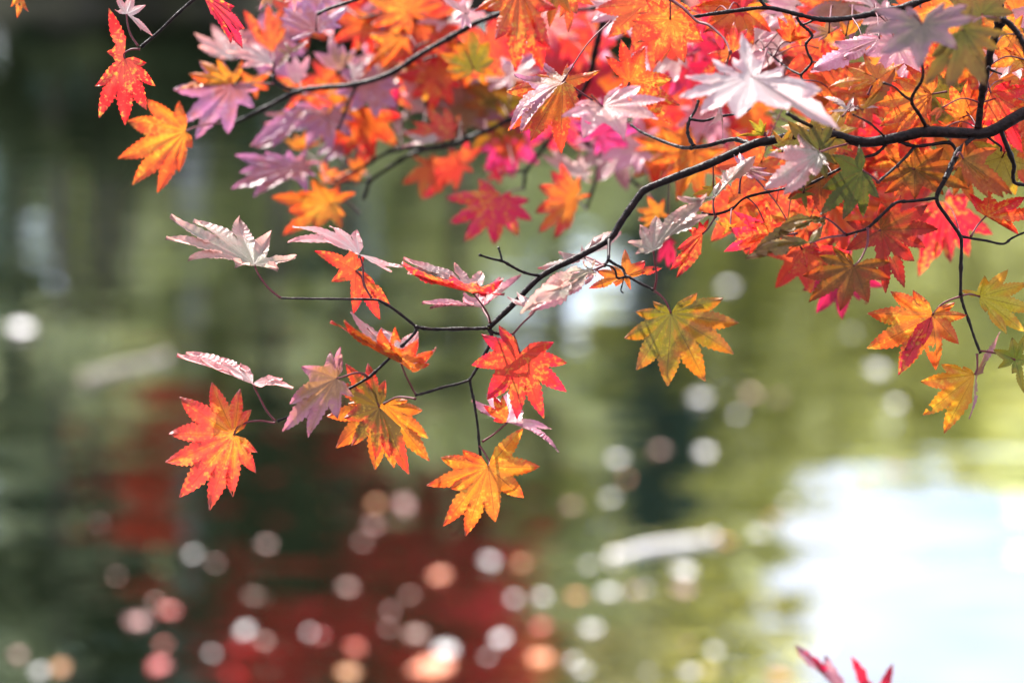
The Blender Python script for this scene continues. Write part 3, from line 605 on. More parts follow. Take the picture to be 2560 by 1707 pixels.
lf('E', (1720, 520), [(1280, 250), (1390, 190), (1600, 280), (1700, 260), (1770, 400), (1850, 400), (1830, 560)], (.1, .75, .6), 2.4, 'pal', 'blurred white-topped leaf on the red and gold one')
lf('E', (400, 350), [(640, 180), (480, 110), (270, 170), (-40, 330), (-60, 560), (0, 740), (190, 590), (350, 660), (540, 440)], (0, 0, 1), 2.46, 'red', 'blurred red and gold leaf under the left-running bough')
lf('D', (2230, 480), [(1935, 705), (2160, 880), (2330, 760), (2300, 360), (2050, 400)], (0, 0, 1), 2.45, 'red')
lf('E', (830, 460), [(680, 520), (820, 570), (1000, 440), (860, 250), (700, 270), (640, 380)], (0, .2, 1), 2.5, 'crim', 'blurred magenta leaf behind the centre twig')
lf('E', (960, 270), [(1060, 320), (1100, 60), (880, 30), (690, 90), (760, 240)], (0, 0, 1), 2.47, 'red')
lf('D', (1165, 900), [(1320, 1050), (1290, 1190), (1010, 1200), (640, 1260), (700, 990), (510, 840), (800, 790), (960, 640), (1250, 700), (1440, 800)], (0, 0, 1), 2.38, 'gold',
   'blurred gold leaf hanging left of centre', [(1300, 880), (1400, 940), (1480, 1015)], petd=2.42)
lf('D', (780, 530), [(1000, 600), (900, 780), (320, 825), (80, 735), (170, 560), (130, 430), (450, 360), (700, 380), (900, 380), (1060, 480)], (.05, .55, .8), 2.36, 'vio',
   'blurred sky-tinted mauve leaf left of centre', None, sin_k=.6)
lf('D', (900, 20), [(430, 110), (280, 295), (340, 360), (620, 250), (720, -90), (450, -30)], (.1, .5, .8), 2.4, 'mve', 'blurred pink and mauve leaf above the mauve one')
lf('D', (1480, 600), [(1350, 420), (1470, 300), (1580, 300), (1560, 560), (1440, 700), (1240, 640)], (0, 0, 1), 2.5, 'gold')
lf('D', (1330, 200), [(1640, 280), (1480, 350), (1250, 450), (1080, 500), (1000, 380), (1180, 180), (1500, 160)], (0, .5, .8), 2.46, 'vio', 'blurred sky-tinted violet leaf behind the left-running bough')
lf('D', (1250, 120), [(1600, 100), (1500, -60), (1330, -100), (1200, 60), (1420, 160)], (0, 0, 1), 2.5, 'or')
lf('D', (860, 330), [(760, 160), (930, 110), (1060, 260), (650, 210)], (0, 0, 1), 2.5, 'or')
lf('D', (1080, 690), [(1500, 560), (1240, 540), (1100, 420)], (0, 0, 1), 2.5, 'red')
lf(2, (1060, 1085), [(640, 1050), (840, 860), (980, 840), (1090, 950), (720, 960)], (0, .25, .9), 2.38, 'scar', 'glossy red leaf above the left-running bough')
lf(2, (900, 1120), [(640, 1130), (650, 1040), (760, 1000), (980, 1090), (880, 960)], (0, .9, .4), 2.37, 'pal')
lf(2, (830, 850), [(600, 540), (700, 480), (620, 760), (700, 900), (900, 960)], (.1, .5, .8), 2.45, 'pal', 'blurred white leaf standing above the left-running bough')
lf(2, (640, 900), [(360, 820), (430, 770), (480, 980), (600, 1070), (700, 950), (690, 870)], (.1, .6, .7), 2.48, 'pal', 'blurred white leaf left of the red one')
lf(2, (560, 880), [(610, 640), (500, 800), (620, 760)], (.3, 0, .9), 2.45, 'crim')
for b, tip, pal, n, d in [((870, 700), (880, 520), 'or', (0, 0, 1), 2.46), ((1100, 900), (1180, 720), 'mve', (0, .3, .9), 2.45), ((1380, 800), (1300, 650), 'ylg', (0, 0, 1), 2.45), ((1450, 1050), (1560, 1150), 'crim', (0, 0, 1), 2.5),
        ((1200, 540), (1180, 330), 'gold', (0, -.1, 1), 2.42), ((1650, 480), (1600, 600), 'or', (0, 0, 1), 2.5), ((1800, 350), (1990, 280), 'red', (0, 0, 1), 2.5), ((1950, 460), (2060, 420), 'crim', (0, 0, 1), 2.52),
        ((1500, 600), (1420, 500), 'pnk', (0, .6, .7), 2.44), ((1280, 760), (1240, 620), 'red', (0, .1, 1), 2.5), ((1000, 180), (980, 60), 'pal', (0, .7, .6), 2.4), ((950, 680), (1080, 560), 'or', (0, .1, 1), 2.5),
        ((1480, 900), (1300, 930), 'ylg', (0, 0, 1), 2.5)]:
    lf(2, b, tip, n, d, pal, nl=9)
for b, tip, pal, n, d in [((850, 1240), (600, 1120), 'or', (0, -.1, 1), 2.42), ((850, 1300), (980, 1500), 'or', (0, -.1, 1), 2.46), ((700, 1300), (560, 1260), 'pnk', (0, .5, .8), 2.4), ((1080, 1210), (960, 1000), 'or', (0, 0, 1), 2.44),
        ((330, 1180), (420, 1080), 'crim', (0, .1, 1), 2.4), ((900, 440), (1000, 560), 'pnk', (0, .6, .7), 2.4), ((1200, 480), (1330, 600), 'crim', (0, 0, 1), 2.44), ((1100, 300), (1020, 420), 'crim', (0, 0, 1), 2.5), ((500, 1320), (430, 1440), 'pnk', (0, .5, .8), 2.44)]:
    lf(3, b, tip, n, d, pal, nl=9)
lf(3, (1200, 1280), [(1400, 1300), (1290, 1500), (1000, 1560), (800, 1400), (620, 1320), (900, 1200), (1100, 1060), (1250, 1150)], (0, -.1, 1), 2.4, 'or', 'blurred orange leaf hanging behind the bend of the long bough')

lf('F', (870, 300), [(800, 20), (560, 60), (300, 160), (450, 395), (570, 565), (720, 765), (930, 770), (1150, 520), (1190, 270)], (0, 0, 1), 2.3, 'or', 'blurred orange-red leaf hanging under the bend of the long bough')
lf('F', (560, 880), [(330, 830), (440, 710), (600, 730), (660, 900), (400, 1010), (350, 930)], (0, .1, 1), 2.3, 'gold', 'small blurred gold leaf behind the bend of the long bough')
lf('F', (640, 1080), [(530, 1340), (640, 1380), (700, 1360), (720, 1150), (560, 1180)], (.2, 0, 1), 2.3, 'crim', 'blurred crimson leaf behind the grey-veined one')
lf(3, (1150, 450), [(980, 560), (1030, 700), (1250, 640), (1330, 420), (1200, 330), (1000, 400)], (0, 0, 1), 2.36, 'scar')
# ------------------------------------------------------------------ the upper-left bough
bough('upper', 1330, -40, 2.32, 'slender maple bough slanting down to the upper left among mauve and orange leaves')
twig('upper', 'P', [(1480, -70), (1330, 0), (1233, 41), (1183, 61), (1135, 89), (1055, 134), (975, 185), (886, 212), (800, 220), (745, 229), (700, 250), (640, 282), (583, 309)], (2.28, 2.33), (8, 5), 'branch', sides=12)
twig('upper', 1, [(1740, 715), (1620, 690), (1530, 650), (1522, 600), (1520, 520)], 2.32, (5, 3))
twig('upper', 2, [(280, 685), (230, 790), (190, 900), (140, 1020)], 2.36, (4, 3))
twig('upper', 2, [(-20, 115), (60, 75), (280, 0), (420, -60)], 2.22, (4, 4.6))
twig('upper', 2, [(480, 95), (560, 125), (680, 155), (860, 150), (1030, 130)], 2.4, (3.4, 4))
twig('upper', 2, [(310, 148), (410, 125), (500, 95), (700, 30), (800, -40)], 2.4, (3, 4))
twig('upper', 2, [(810, 480), (860, 455), (920, 440)], 2.33, (3, 2))
twig('upper', 2, [(740, 420), (760, 370), (860, 320)], 2.34, (3, 2))
lf = lambda *a, **k: leaf('upper', *a, **k)
lf(1, (832, 1030), [(770, 790), (535, 785), (372, 950), (318, 1250), (408, 1453), (605, 1512), (785, 1357), (895, 1168)], (-.1, 0, 1), 2.22, 'amb', 'gold leaf with orange rims lowest at the upper left', [(900, 1000), (1050, 970), (1180, 975)], petd=2.33)
lf(1, (1192, 668), [(1100, 470), (935, 478), (865, 590), (735, 708), (800, 952), (890, 1092), (1160, 1052), (1370, 850), (1400, 690)], (-.1, .15, 1), 2.3, 'vio', 'gold and sky-tinted violet leaf at the upper left', [(1340, 655), (1520, 660)])
lf(1, (1200, 660), [(1090, 465), (935, 475), (868, 590), (735, 706), (1280, 480)], (-.1, .1, 1), 2.295, 'gold', None, [(1205, 661), (1210, 662)])
lf(1, (1190, 470), [(1030, 190), (900, 285), (932, 402), (1095, 470), (1300, 340), (1260, 240)], (.1, .6, .75), 2.34, 'pal', 'white leaf at the upper left behind the hanging red one')
lf(1, (1505, 500), [(1330, 335), (1160, 350), (1145, 445), (1265, 562), (1500, 540)], (.1, .65, .7), 2.3, 'pal', 'second white leaf, right beside the first at the upper left')
lf(1, (1510, 410), [(1285, 88), (1400, 230), (1478, 40), (1585, 60), (1620, 220), (1540, 380)], (0, 0, 1), 2.36, 'red', 'orange-red leaf pointing up at the upper left')
lf(1, (1850, 240), [(1560, 150), (1590, 60), (1760, 0), (1900, 20), (2100, 60), (2050, 190), (1900, 270), (1640, 330)], (.1, .5, .8), 2.26, 'vio', 'broad sky-tinted mauve leaf at the top left of centre')
lf(1, (1650, 420), [(1520, 560), (1540, 400), (1730, 410), (1800, 320), (1600, 330)], (0, .5, .8), 2.3, 'mve')
lf(1, (1700, 660), [(1610, 480), (1680, 430), (1800, 450), (1790, 600), (1640, 620)], (0, .4, .9), 2.34, 'pnk')
lf(1, (1720, 690), [(1530, 600), (1700, 570), (1870, 600), (1925, 680), (1600, 700)], (0, 0, 1), 2.38, 'red')
lf(1, (1740, 740), [(2010, 830), (1900, 860), (1780, 800), (1600, 870)], (0, 0, 1), 2.38, 'red')
lf(1, (2030, 560), [(1830, 420), (1960, 270), (2060, 350), (2170, 390), (2100, 480)], (0, .3, .9), 2.36, 'mve', 'pink leaf pointing up above the slender bough')
lf(1, (1350, 640), [(1210, 680), (1260, 560), (1500, 560), (1480, 700), (1380, 780)], (0, 0, 1), 2.37, 'or')
lf(1, (1770, 880), [(1580, 890), (1440, 1010), (1340, 1140), (1500, 1150), (1700, 1000), (1810, 830)], (.1, .5, .8), 2.38, 'vio', 'sky-tinted mauve leaf hanging below the slender bough')
lf(2, (650, 300), [(380, 270), (330, 600), (360, 520), (470, 530), (720, 430), (740, 300), (560, 250)], (.1, 0, .9), 2.36, 'or', 'orange leaf drooping above the slender bough')
lf(2, (1205, 545), [(1090, 625), (985, 555), (940, 430), (1080, 330), (1190, 240), (1330, 330), (1370, 470), (1300, 580)], (0, -.1, 1), 2.3, 'ylg', 'amber leaf with dark veins above the slender bough', sin_k=.7)
lf(2, (1140, 110), [(930, -40), (1120, 0), (1200, 90), (1180, 240), (1110, 240), (1060, 160)], (.2, .5, .8), 2.2, 'pnk', 'pale pink leaf across the slender bough')
lf(2, (250, 620), [(320, 600), (210, 450), (350, 460), (370, 560)], (.1, .6, .7), 2.38, 'pal')
for b, tip, pal, n, d in [((560, 60), (400, 20), 'or', (0, 0, 1), 2.42), ((400, 200), (250, 170), 'or', (0, .1, 1), 2.42), ((760, 220), (900, 240), 'red', (0, 0, 1), 2.4), ((850, 60), (960, 40), 'red', (0, .2, 1), 2.42), ((430, 650), (300, 830), 'pnk', (.1, .4, .9), 2.4),
        ((180, 800), (80, 860), 'gold', (0, 0, 1), 2.42), ((350, 900), (280, 1060), 'gold', (0, 0, 1), 2.44), ((60, 900), (0, 1000), 'mve', (0, .4, .9), 2.4), ((700, 100), (640, 10), 'or', (0, .1, 1), 2.38), ((620, 240), (740, 330), 'gold', (0, 0, 1), 2.42),
        ((1300, 280), (1340, 400), 'red', (0, 0, 1), 2.36), ((600, 600), (540, 470), 'pnk', (0, .5, .8), 2.42), ((250, 880), (120, 960), 'red', (0, 0, 1), 2.46), ((1000, 300), (900, 200), 'red', (0, 0, 1), 2.42), ((120, 640), (60, 760), 'red', (0, 0, 1), 2.44)]:
    lf(2, b, tip, n, d, pal, nl=9)
lf(2, (1560, -90), [(1215, 78), (1300, 100), (1372, 345), (1530, 545), (1742, 525), (1802, 400), (1850, 100)], (0, .25, 1), 1.99, 'or', 'large orange leaf hanging from above the frame at the top centre')
lf(2, (1850, -110), [(1640, 0), (1700, 130), (1800, 212), (1965, 105), (2000, -20)], (0, .1, 1), 2.0, 'brn', 'dark russet leaf cut by the top edge at the centre')
lf(2, (1960, -60), [(1880, 140), (1945, 262), (2010, 120), (2150, 40)], (0, .1, 1), 2.05, 'or')
lf(2, (1905, 640), [(1700, 590), (1460, 720), (1472, 1005), (1570, 1060), (1650, 1125), (1892, 1190), (2040, 950), (2195, 580), (1940, 505)], (0, .3, .9), 2.13, 'or', 'orange leaf with pale lit edges at the top centre', [(1960, 670), (2140, 790)])
lf(2, (1900, 650), [(1560, 700), (1480, 990), (1580, 1050), (2000, 550), (1750, 560)], (-.3, .8, .5), 2.1, 'mve')

# ------------------------------------------------------------------ upper-left corner twig, and the sprig at the bottom right
bough('corner', 520, -40, 2.1, 'thin dark maple twig at the top left corner carrying one hanging red leaf')
twig('corner', 1, [(1200, -260), (1040, -120), (890, 0), (760, 115), (620, 250), (520, 335), (478, 372)], 2.1, (4.4, 3.6), 'branch')
lf = lambda *a, **k: leaf('corner', *a, **k)
lf(1, (350, 460), [(530, 505), (590, 674), (520, 864), (355, 988), (153, 932), (128, 695), (208, 405), (228, 70)], (0, .1, 1), 2.1, 'scar', 'red leaf with yellow flecks hanging at the top left', [(345, 425), (400, 390), (470, 388)])
lf(1, (365, 112), [(573, 264), (480, 238), (512, 52), (410, -40), (275, -30), (270, 90)], (.35, .6, .65), 2.1, 'pal', 'white leaf above the hanging red one', [(375, 200), (400, 280), (455, 362)])
lf(1, (960, -40), [(1190, 335), (1270, 385), (1262, 245), (1170, 80)], (.6, .2, .75), 2.12, 'scar', 'narrow red leaf hanging from the top edge', wid=.8, sin_k=.75)
lf(1, (-460, -60), [(-490, 150), (-400, 100), (-540, 60)], (.1, 0, 1), 2.2, 'or', 'tip of an orange leaf in the top left corner')
lf(1, (1480, -50), [(1405, 85), (1500, 70), (1600, 20)], (0, 0, 1), 2.25, 'mve')
lf(1, (1680, -60), [(1600, 30), (1680, 105), (1740, 20)], (0, 0, 1), 2.25, 'mve')
bough('low', 2130, 1900, 2.5, 'crimson maple sprig poking up at the bottom edge, right of centre')
twig('low', 'P', [(2330, 2300), (2260, 2080), (2200, 1930), (2160, 1800)], 2.5, (5, 3), 'branch')
lf = lambda *a, **k: leaf('low', *a, **k)
lf('C', (1180, 1350), [(488, 598), (800, 925), (900, 735)], (-.55, .35, .7), 2.5, 'pnk', 'pink out-of-focus leaf tip at the bottom edge', wid=.8)
lf('C', (1150, 1300), [(850, 870), (500, 610), (780, 780)], (.5, -.35, .8), 2.55, 'crim', None, wid=.5)
lf('C', (1580, 1420), [(1205, 735), (1360, 1000), (1760, 830)], (.1, 0, 1), 2.52, 'crim', 'crimson out-of-focus leaf at the bottom edge', wid=.9)

# deeper leaves closing the canopy behind
def fill(key, n, x0, x1, y0, y1, d0, d1, pals):
    for i in range(n):
        u, v = rnd.uniform(x0, x1), rnd.uniform(y0, y1)
        if v > 120+(u-480)*.42 and u < 1000: continue
        if u < 1900 and v > 330: continue
        a = rnd.uniform(0, 6.28); tilt = rnd.choice(((0, 0, 1), (0, .3, .9), (.3, .1, .9), (-.2, -.2, .9), (0, .7, .6), (.5, .3, .8)))
        leaf(key, 'P', (u, v), (u+60*math.cos(a), v+60*math.sin(a)), tilt, rnd.uniform(d0, d1), rnd.choice(pals), nl=rnd.choice((7, 9, 9)))
fill('upper', 16, 640, 1250, -20, 260, 2.4, 2.6, ('or', 'red', 'vio', 'pnk', 'scar', 'vio', 'gold'))
fill('mid', 22, 1150, 1850, -20, 330, 2.4, 2.65, ('red', 'scar', 'or', 'red', 'pnk', 'or', 'vio', 'scar'))
fill('top', 24, 1750, 2560, -20, 300, 2.52, 2.55, ('or', 'or', 'red', 'gold', 'pnk', 'gold'))
fill('right', 22, 1950, 2560, 330, 560, 2.24, 2.45, ('or', 'red', 'red', 'brn', 'or', 'scar'))
rnd = random.Random(23)                                  # its own sequence, so the trees stay put
# ------------------------------------------------------------------ pond, banks, trees beyond, floating leaves
t = NT('pond_water')
geo = t.n('NewGeometry'); mp = t.n('Mapping'); t.set(mp.inputs['Vector'], geo.outputs['Position']); mp.inputs['Scale'].default_value = (.42, 1.0, 1)
wv1 = t.noise(mp.outputs[0], 1.5, 1, .5); wv2 = t.noise(mp.outputs[0], .5, 2, .5); wv3 = t.noise(mp.outputs[0], 4.5, 1, .5)
hgt = t.math('ADD', t.math('ADD', t.math('MULTIPLY', wv1, .0105), t.math('MULTIPLY', wv2, .008)), t.math('MULTIPLY', wv3, .0016))
bp = t.n('Bump'); bp.inputs['Strength'].default_value = 1; bp.inputs['Distance'].default_value = 1; t.set(bp.inputs['Height'], hgt)
pb = t.n('BsdfPrincipled'); pb.inputs['Base Color'].default_value = (.002, .003, .0016, 1); pb.inputs['Roughness'].default_value = .02
pb.inputs['IOR'].default_value = 2.4; t.set(pb.inputs['Normal'], bp.outputs[0]); t.set(t.out.inputs[0], pb.outputs[0])
tag(link('water', pydata('water', [(-300, -60, 0), (300, -60, 0), (300, 44, 0), (-300, 44, 0)], [(0, 1, 2, 3)], False), t.m), kind='structure')
t = NT('bank_earth'); geo = t.n('NewGeometry')
col = t.mix(t.step(t.noise(geo.outputs['Position'], 1.2, 5, .6), .4, .65), (.02, .016, .010, 1), (.05, .045, .018, 1))
pb = t.n('BsdfPrincipled'); t.set(pb.inputs['Base Color'], col); pb.inputs['Roughness'].default_value = .9; t.set(t.out.inputs[0], pb.outputs[0]); EARTH = t.m
vs, fs = [], []
ys = [41.5, 42, 42.6, 44, 47, 52, 60, 80, 120, 220, 500, 1200]; zs = [-.6, -.1, .35, .6, .8, 1.0, 1.3, 1.6, 2, 3, 5, 8]
NX = 61
for j, (y, z) in enumerate(zip(ys, zs)):
    for i in range(NX):
        x = (i/(NX-1)-.5)*(160+j*j*14)
        vs.append((x, y+1.1*math.sin(x*.31)+.6*math.sin(x*.83+1), z+(.12*math.sin(x*.9+j) if z > 0 else 0)))
for j in range(len(ys)-1):
    for i in range(NX-1):
        a = j*NX+i; fs.append((a, a+1, a+NX+1, a+NX))
tag(link('far_bank', pydata('far_bank', vs, fs), EARTH), kind='structure')
vs = [(-40, -60, .7), (40, -60, .7), (40, -1, .65), (-40, -1, .65), (40, 1.2, -.6), (-40, 1.2, -.6)]
tag(link('near_bank', pydata('near_bank', vs, [(0, 1, 2, 3), (3, 2, 4, 5)], False), EARTH), kind='structure')

def fol(name, a, b, tr=.64):
    t = NT(name); geo = t.n('NewGeometry'); n = t.noise(geo.outputs['Position'], .55, 3, .6)
    wn = t.n('TexNoise'); wn.inputs['Scale'].default_value = 5; t.set(wn.inputs['Vector'], geo.outputs['Position'])
    f = t.step(t.math('ADD', t.math('MULTIPLY', n, .7), t.math('MULTIPLY', wn.outputs['Fac'], .3)), .38, .62)
    col = t.mix(f, c4(a), c4(b))
    d = t.n('BsdfDiffuse'); t.set(d.inputs['Color'], col); l = t.n('BsdfTranslucent'); t.set(l.inputs['Color'], col)
    m = t.n('MixShader'); m.inputs[0].default_value = tr; t.set(m.inputs[1], d.outputs[0]); t.set(m.inputs[2], l.outputs[0]); t.set(t.out.inputs[0], m.outputs[0]); return t.m
def barkm(name, a, b):
    t = NT(name); geo = t.n('NewGeometry'); n = t.noise(geo.outputs['Position'], 6, 4, .6)
    pb = t.n('BsdfPrincipled'); t.set(pb.inputs['Base Color'], t.mix(t.step(n, .4, .6), c4(a), c4(b))); pb.inputs['Roughness'].default_value = .85; t.set(t.out.inputs[0], pb.outputs[0]); return t.m
BKD = barkm('dark_bark', (.03, .022, .016), (.07, .055, .045)); BKP = barkm('pale_bark', (.28, .28, .27), (.5, .5, .5))
FO = {'evergreen': fol('foliage_evergreen', (.08, .12, .07), (.50, .54, .32)), 'bluegreen': fol('foliage_blue_green', (.045, .10, .09), (.42, .60, .50)),
      'olive': fol('foliage_olive', (.42, .43, .22), (.92, .87, .48)), 'yellow': fol('foliage_yellow_green', (.60, .60, .18), (.97, .93, .44)),
      'lime': fol('foliage_light_green', (.60, .64, .30), (.96, .96, .56)), 'red': fol('foliage_red', (.45, .02, .02), (.97, .12, .07)), 'rust': fol('foliage_rust', (.50, .10, .08), (.95, .40, .16)),
      'teal': fol('foliage_dark_teal', (.03, .07, .07), (.08, .15, .13)), 'crimson': fol('foliage_crimson', (.42, .012, .03), (.95, .06, .08)),
      'shade': fol('foliage_dark', (.02, .03, .015), (.06, .07, .03))}
def tree(name, label, u, Y, z0, z1, rx, fo, bark=None, n=2200, clumps=26, leafs=.30, tr=.18, ry=None, lean=0, group='trees on the far bank'):
    x = (u-1280)/F*(Y/math.cos(PITCH)) ; X = (u-1280)/F*Y*1.0
    o = thing(name, (X, Y, .6), label, 'tree', group)
    H = z1-.6; ry = ry or rx
    def limb(pts, sides=8):
        vs, fs = [], []
        for (p, r) in pts:
            for k in range(sides):
                a = 2*math.pi*k/sides; vs.append((p[0]+math.cos(a)*r, p[1]+math.sin(a)*r, p[2]))
        for i in range(len(pts)-1):
            for k in range(sides):
                fs.append((i*sides+k, i*sides+(k+1) % sides, (i+1)*sides+(k+1) % sides, (i+1)*sides+k))
        return vs, fs
    V, Fs = limb([((lean*f*H*.9+.12*math.sin(f*7), .1*math.cos(f*5), -.5+f*(H*.92+.5)), tr*(1.15-f)+.02) for f in [i/10 for i in range(11)]])
    cl = []
    for k in range(clumps):
        th = rnd.uniform(0, 2*math.pi); zz = rnd.random(); rr = math.sqrt(rnd.random())*math.sin(math.pi*min(1, .16+.84*zz))**.6
        cl.append(((lean*zz*H+rx*rr*math.cos(th)*.85, ry*rr*math.sin(th)*.85, (z0-.6)+zz*(z1-z0)), rnd.uniform(.45, 1)))
    for (c, s) in cl[:12]:
        zt = max(.5, c[2]-rnd.uniform(.6, 1.6)); b = len(V)
        v2, f2 = limb([((lean*zt*.9+(c[0]-lean*zt*.9)*q, c[1]*q, zt+(c[2]-zt)*q), tr*.4*(1.1-q)) for q in (0, .35, .7, 1)], 5)
        V += v2; Fs += [tuple(i+b for i in f) for f in f2]
    link('trunk', pydata('trunk', V, Fs), bark or BKD, o)
    V, Fs = [], []; rc = rx*.36
    for i in range(n):
        c, s = rnd.choice(cl)
        p = Vector(c)+Vector((rnd.gauss(0, rc*s*.55), rnd.gauss(0, rc*s*.55), rnd.gauss(0, min(rc*.4, (z1-z0)*.09)*s)))
        a = Vector((rnd.gauss(0, 1), rnd.gauss(0, 1), rnd.gauss(0, .6))).normalized(); b = a.orthogonal().normalized()
        ss = leafs*1.25*rnd.uniform(.6, 1.3); k = len(V)
        V += [p+a*ss, p+b*ss*.55, p-a*ss, p-b*ss*.55]; Fs.append((k, k+1, k+2, k+3))
    link('crown', pydata('crown', V, Fs, False), FO[fo], o)
    return o
tree('evergreen_tree', 'tall dark evergreen mirrored at the far left of the pond', 20, 46, 2.5, 18, 4.2, 'evergreen', n=3600, clumps=44)
tree('evergreen_tree', 'blue-green evergreen mirrored behind the pale trunk at the left', 330, 50, 1.5, 19, 4.4, 'bluegreen', n=3600, clumps=44)
tree('broadleaf_tree', 'light olive broadleaf tree mirrored below the upper left leaves', 420, 45, 3.4, 8.2, 3.2, 'lime', n=1900)
tree('pale_trunk_tree', 'slim tree with a pale trunk mirrored as a grey streak at the left', 455, 44.5, 11.5, 17.5, 2.2, 'bluegreen', BKP, n=900, tr=.26)
tree('red_maple', 'small red maple mirrored at the left between green trees', 290, 43.6, 6.6, 10.4, 1.6, 'red', n=800, clumps=20, leafs=.24)
tree('red_maple', 'large red maple mirrored across the lower left of the pond', 850, 43.8, 7.8, 15.4, 3.3, 'crimson', n=2000, clumps=34)
tree('rust_maple', 'rust-red maple mirrored at the bottom centre of the pond', 1130, 44.4, 11.2, 15.5, 2.2, 'rust', n=1700, clumps=16)
tree('evergreen_tree', 'dark evergreen mirrored behind the large red maple', 720, 50, 4, 19, 3.8, 'evergreen', n=3200, clumps=40)
tree('conifer_tree', 'small dark conifer mirrored as a dark blotch at the lower left', 225, 43.3, 9.4, 12.4, 1.2, 'shade', n=1500, clumps=10)
tree('conifer_tree', 'dark spreading conifer mirrored in the bottom left corner', 130, 43.0, 13.0, 16.0, 2.1, 'teal', n=1500, clumps=14)
tree('conifer_tree', 'dark conifer mirrored between the hanging red and gold leaf and the red reflections', 690, 43.2, 7.6, 10.2, 1.3, 'shade', n=1300, clumps=14)
tree('broadleaf_tree', 'pale green broadleaf tree mirrored beneath the middle of the long bough', 1020, 46, 2.6, 10, 3.8, 'lime', n=2100)
tree('broadleaf_tree', 'yellow-green broadleaf tree mirrored left of the lone olive leaf', 1380, 45.2, 2.4, 11.5, 3.0, 'lime', n=1900)
tree('broadleaf_tree', 'tall olive broadleaf tree mirrored at the bottom centre', 1400, 49, 8, 17.5, 4.2, 'olive', n=3400, clumps=34)
tree('conifer_tree', 'narrow dark blue-green conifer mirrored below the lone olive leaf', 1640, 43.4, 4.0, 10.5, .8, 'teal', n=1900, clumps=20)
tree('broadleaf_tree', 'yellow broadleaf tree mirrored at the right of centre', 1880, 45.5, 1.8, 10.2, 3.3, 'yellow', n=2000)
tree('broadleaf_tree', 'tall yellow-green tree mirrored left of the bright sky patch', 1850, 50, 5, 15.5, 2.7, 'yellow', n=1300)
tree('broadleaf_tree', 'low yellow-green tree mirrored under the right hanging twig', 2340, 45, 1.6, 9.0, 3.4, 'yellow', n=1800)
tree('broadleaf_tree', 'light green tree mirrored at the right edge of the pond', 2720, 47, 1.6, 9.8, 3.4, 'lime', n=2400)
tree('broadleaf_tree', 'dark olive shrubby tree on the shore at the top left', 250, 43.2, .3, 2.6, 3.6, 'shade', n=1500, clumps=20)
tree('broadleaf_tree', 'dark shrubby tree on the shore behind the top bough', 1300, 43.2, .3, 2.2, 4.0, 'shade', n=1500, clumps=20)

for u, Y, z1, rx, fo, lab in [(-260, 58, 22, 5, 'evergreen', 'tall evergreen in the back row mirrored beyond the left edge'), (130, 60, 23, 5, 'bluegreen', 'tall blue-green evergreen in the back row mirrored at the far left'),
        (560, 60, 23, 5, 'evergreen', 'tall evergreen in the back row mirrored left of the large red maple'), (980, 60, 23, 5, 'bluegreen', 'tall blue-green evergreen in the back row mirrored behind the large red maple'),
        (1400, 60, 23, 4.6, 'olive', 'tall olive tree in the back row mirrored at the bottom centre'), (1760, 60, 17, 3.6, 'lime', 'light green tree in the back row mirrored left of the sky patch'),
        (2110, 58, 12.2, 4, 'lime', 'light green tree in the back row mirrored behind the right hanging twig'), (2520, 58, 12, 4, 'olive', 'olive tree in the back row mirrored at the right edge')]:
    tree('broadleaf_tree' if fo in ('olive', 'lime') else 'evergreen_tree', lab, u, Y, 1.0, z1, rx, fo, n=3000 if u < 1000 else 1500, clumps=46, leafs=.42)

# floating leaves
def fmat(name, a, b):
    return leaf_mat(name, a, b, YS, .3, vein=(.8, .7, .6), veinf=.2, trans=.25, rough=.35, spec=.5, blem=.3)
FL = {'w': fmat('fallen_leaf_white', (.85, .82, .80), (.88, .84, .84)), 'p': fmat('fallen_leaf_pink', (.50, .27, .23), (.5, .2, .2)), 'r': fmat('fallen_leaf_red', (.75, .06, .03), (.7, .03, .03)),
      'o': fmat('fallen_leaf_orange', (.85, .3, .08), (.85, .22, .06)), 'y': fmat('fallen_leaf_yellow', (.85, .75, .2), (.8, .6, .1))}
CN = {'w': 'white', 'p': 'pale pink', 'r': 'red', 'o': 'orange', 'y': 'yellow'}
FM = {}
for k in range(4):
    A = []
    for i, f in enumerate(PROF[7]):
        a = math.radians(290)*(i/6-.5); A.append(Vector((math.sin(a), math.cos(a), 0))*f*.5*rnd.uniform(.9, 1.1))
    FM[k] = leaf_mesh(A, Vector((0, 0, 1)), 10, .1, rnd.uniform(.05, .12), sin_k=.62, C2=2)
def drift(reg, u, v, wpx, c, label, k=0):
    p = px(reg, (u, v)); q = Wp(*p); d = (q-CAM).dot(FWD); s = wpx/REG[reg][2]*d/F*1.05
    me = FM[rnd.randrange(4)].copy(); me.materials.clear()
    tl = rnd.uniform(.04, .34); s *= rnd.uniform(.72, 1.22); o = link('floating_leaf', me, FL[c]); o.location = (q.x, q.y, .004+.3*s*math.sin(tl)); o.scale = (s, s, s)
    o.rotation_mode = 'ZYX'; o.rotation_euler = (tl, rnd.uniform(-.1, .1), rnd.uniform(0, 6.28))
    tag(o, label % CN[c] if '%' in label else label, 'fallen leaf', 'fallen leaves floating on the pond')
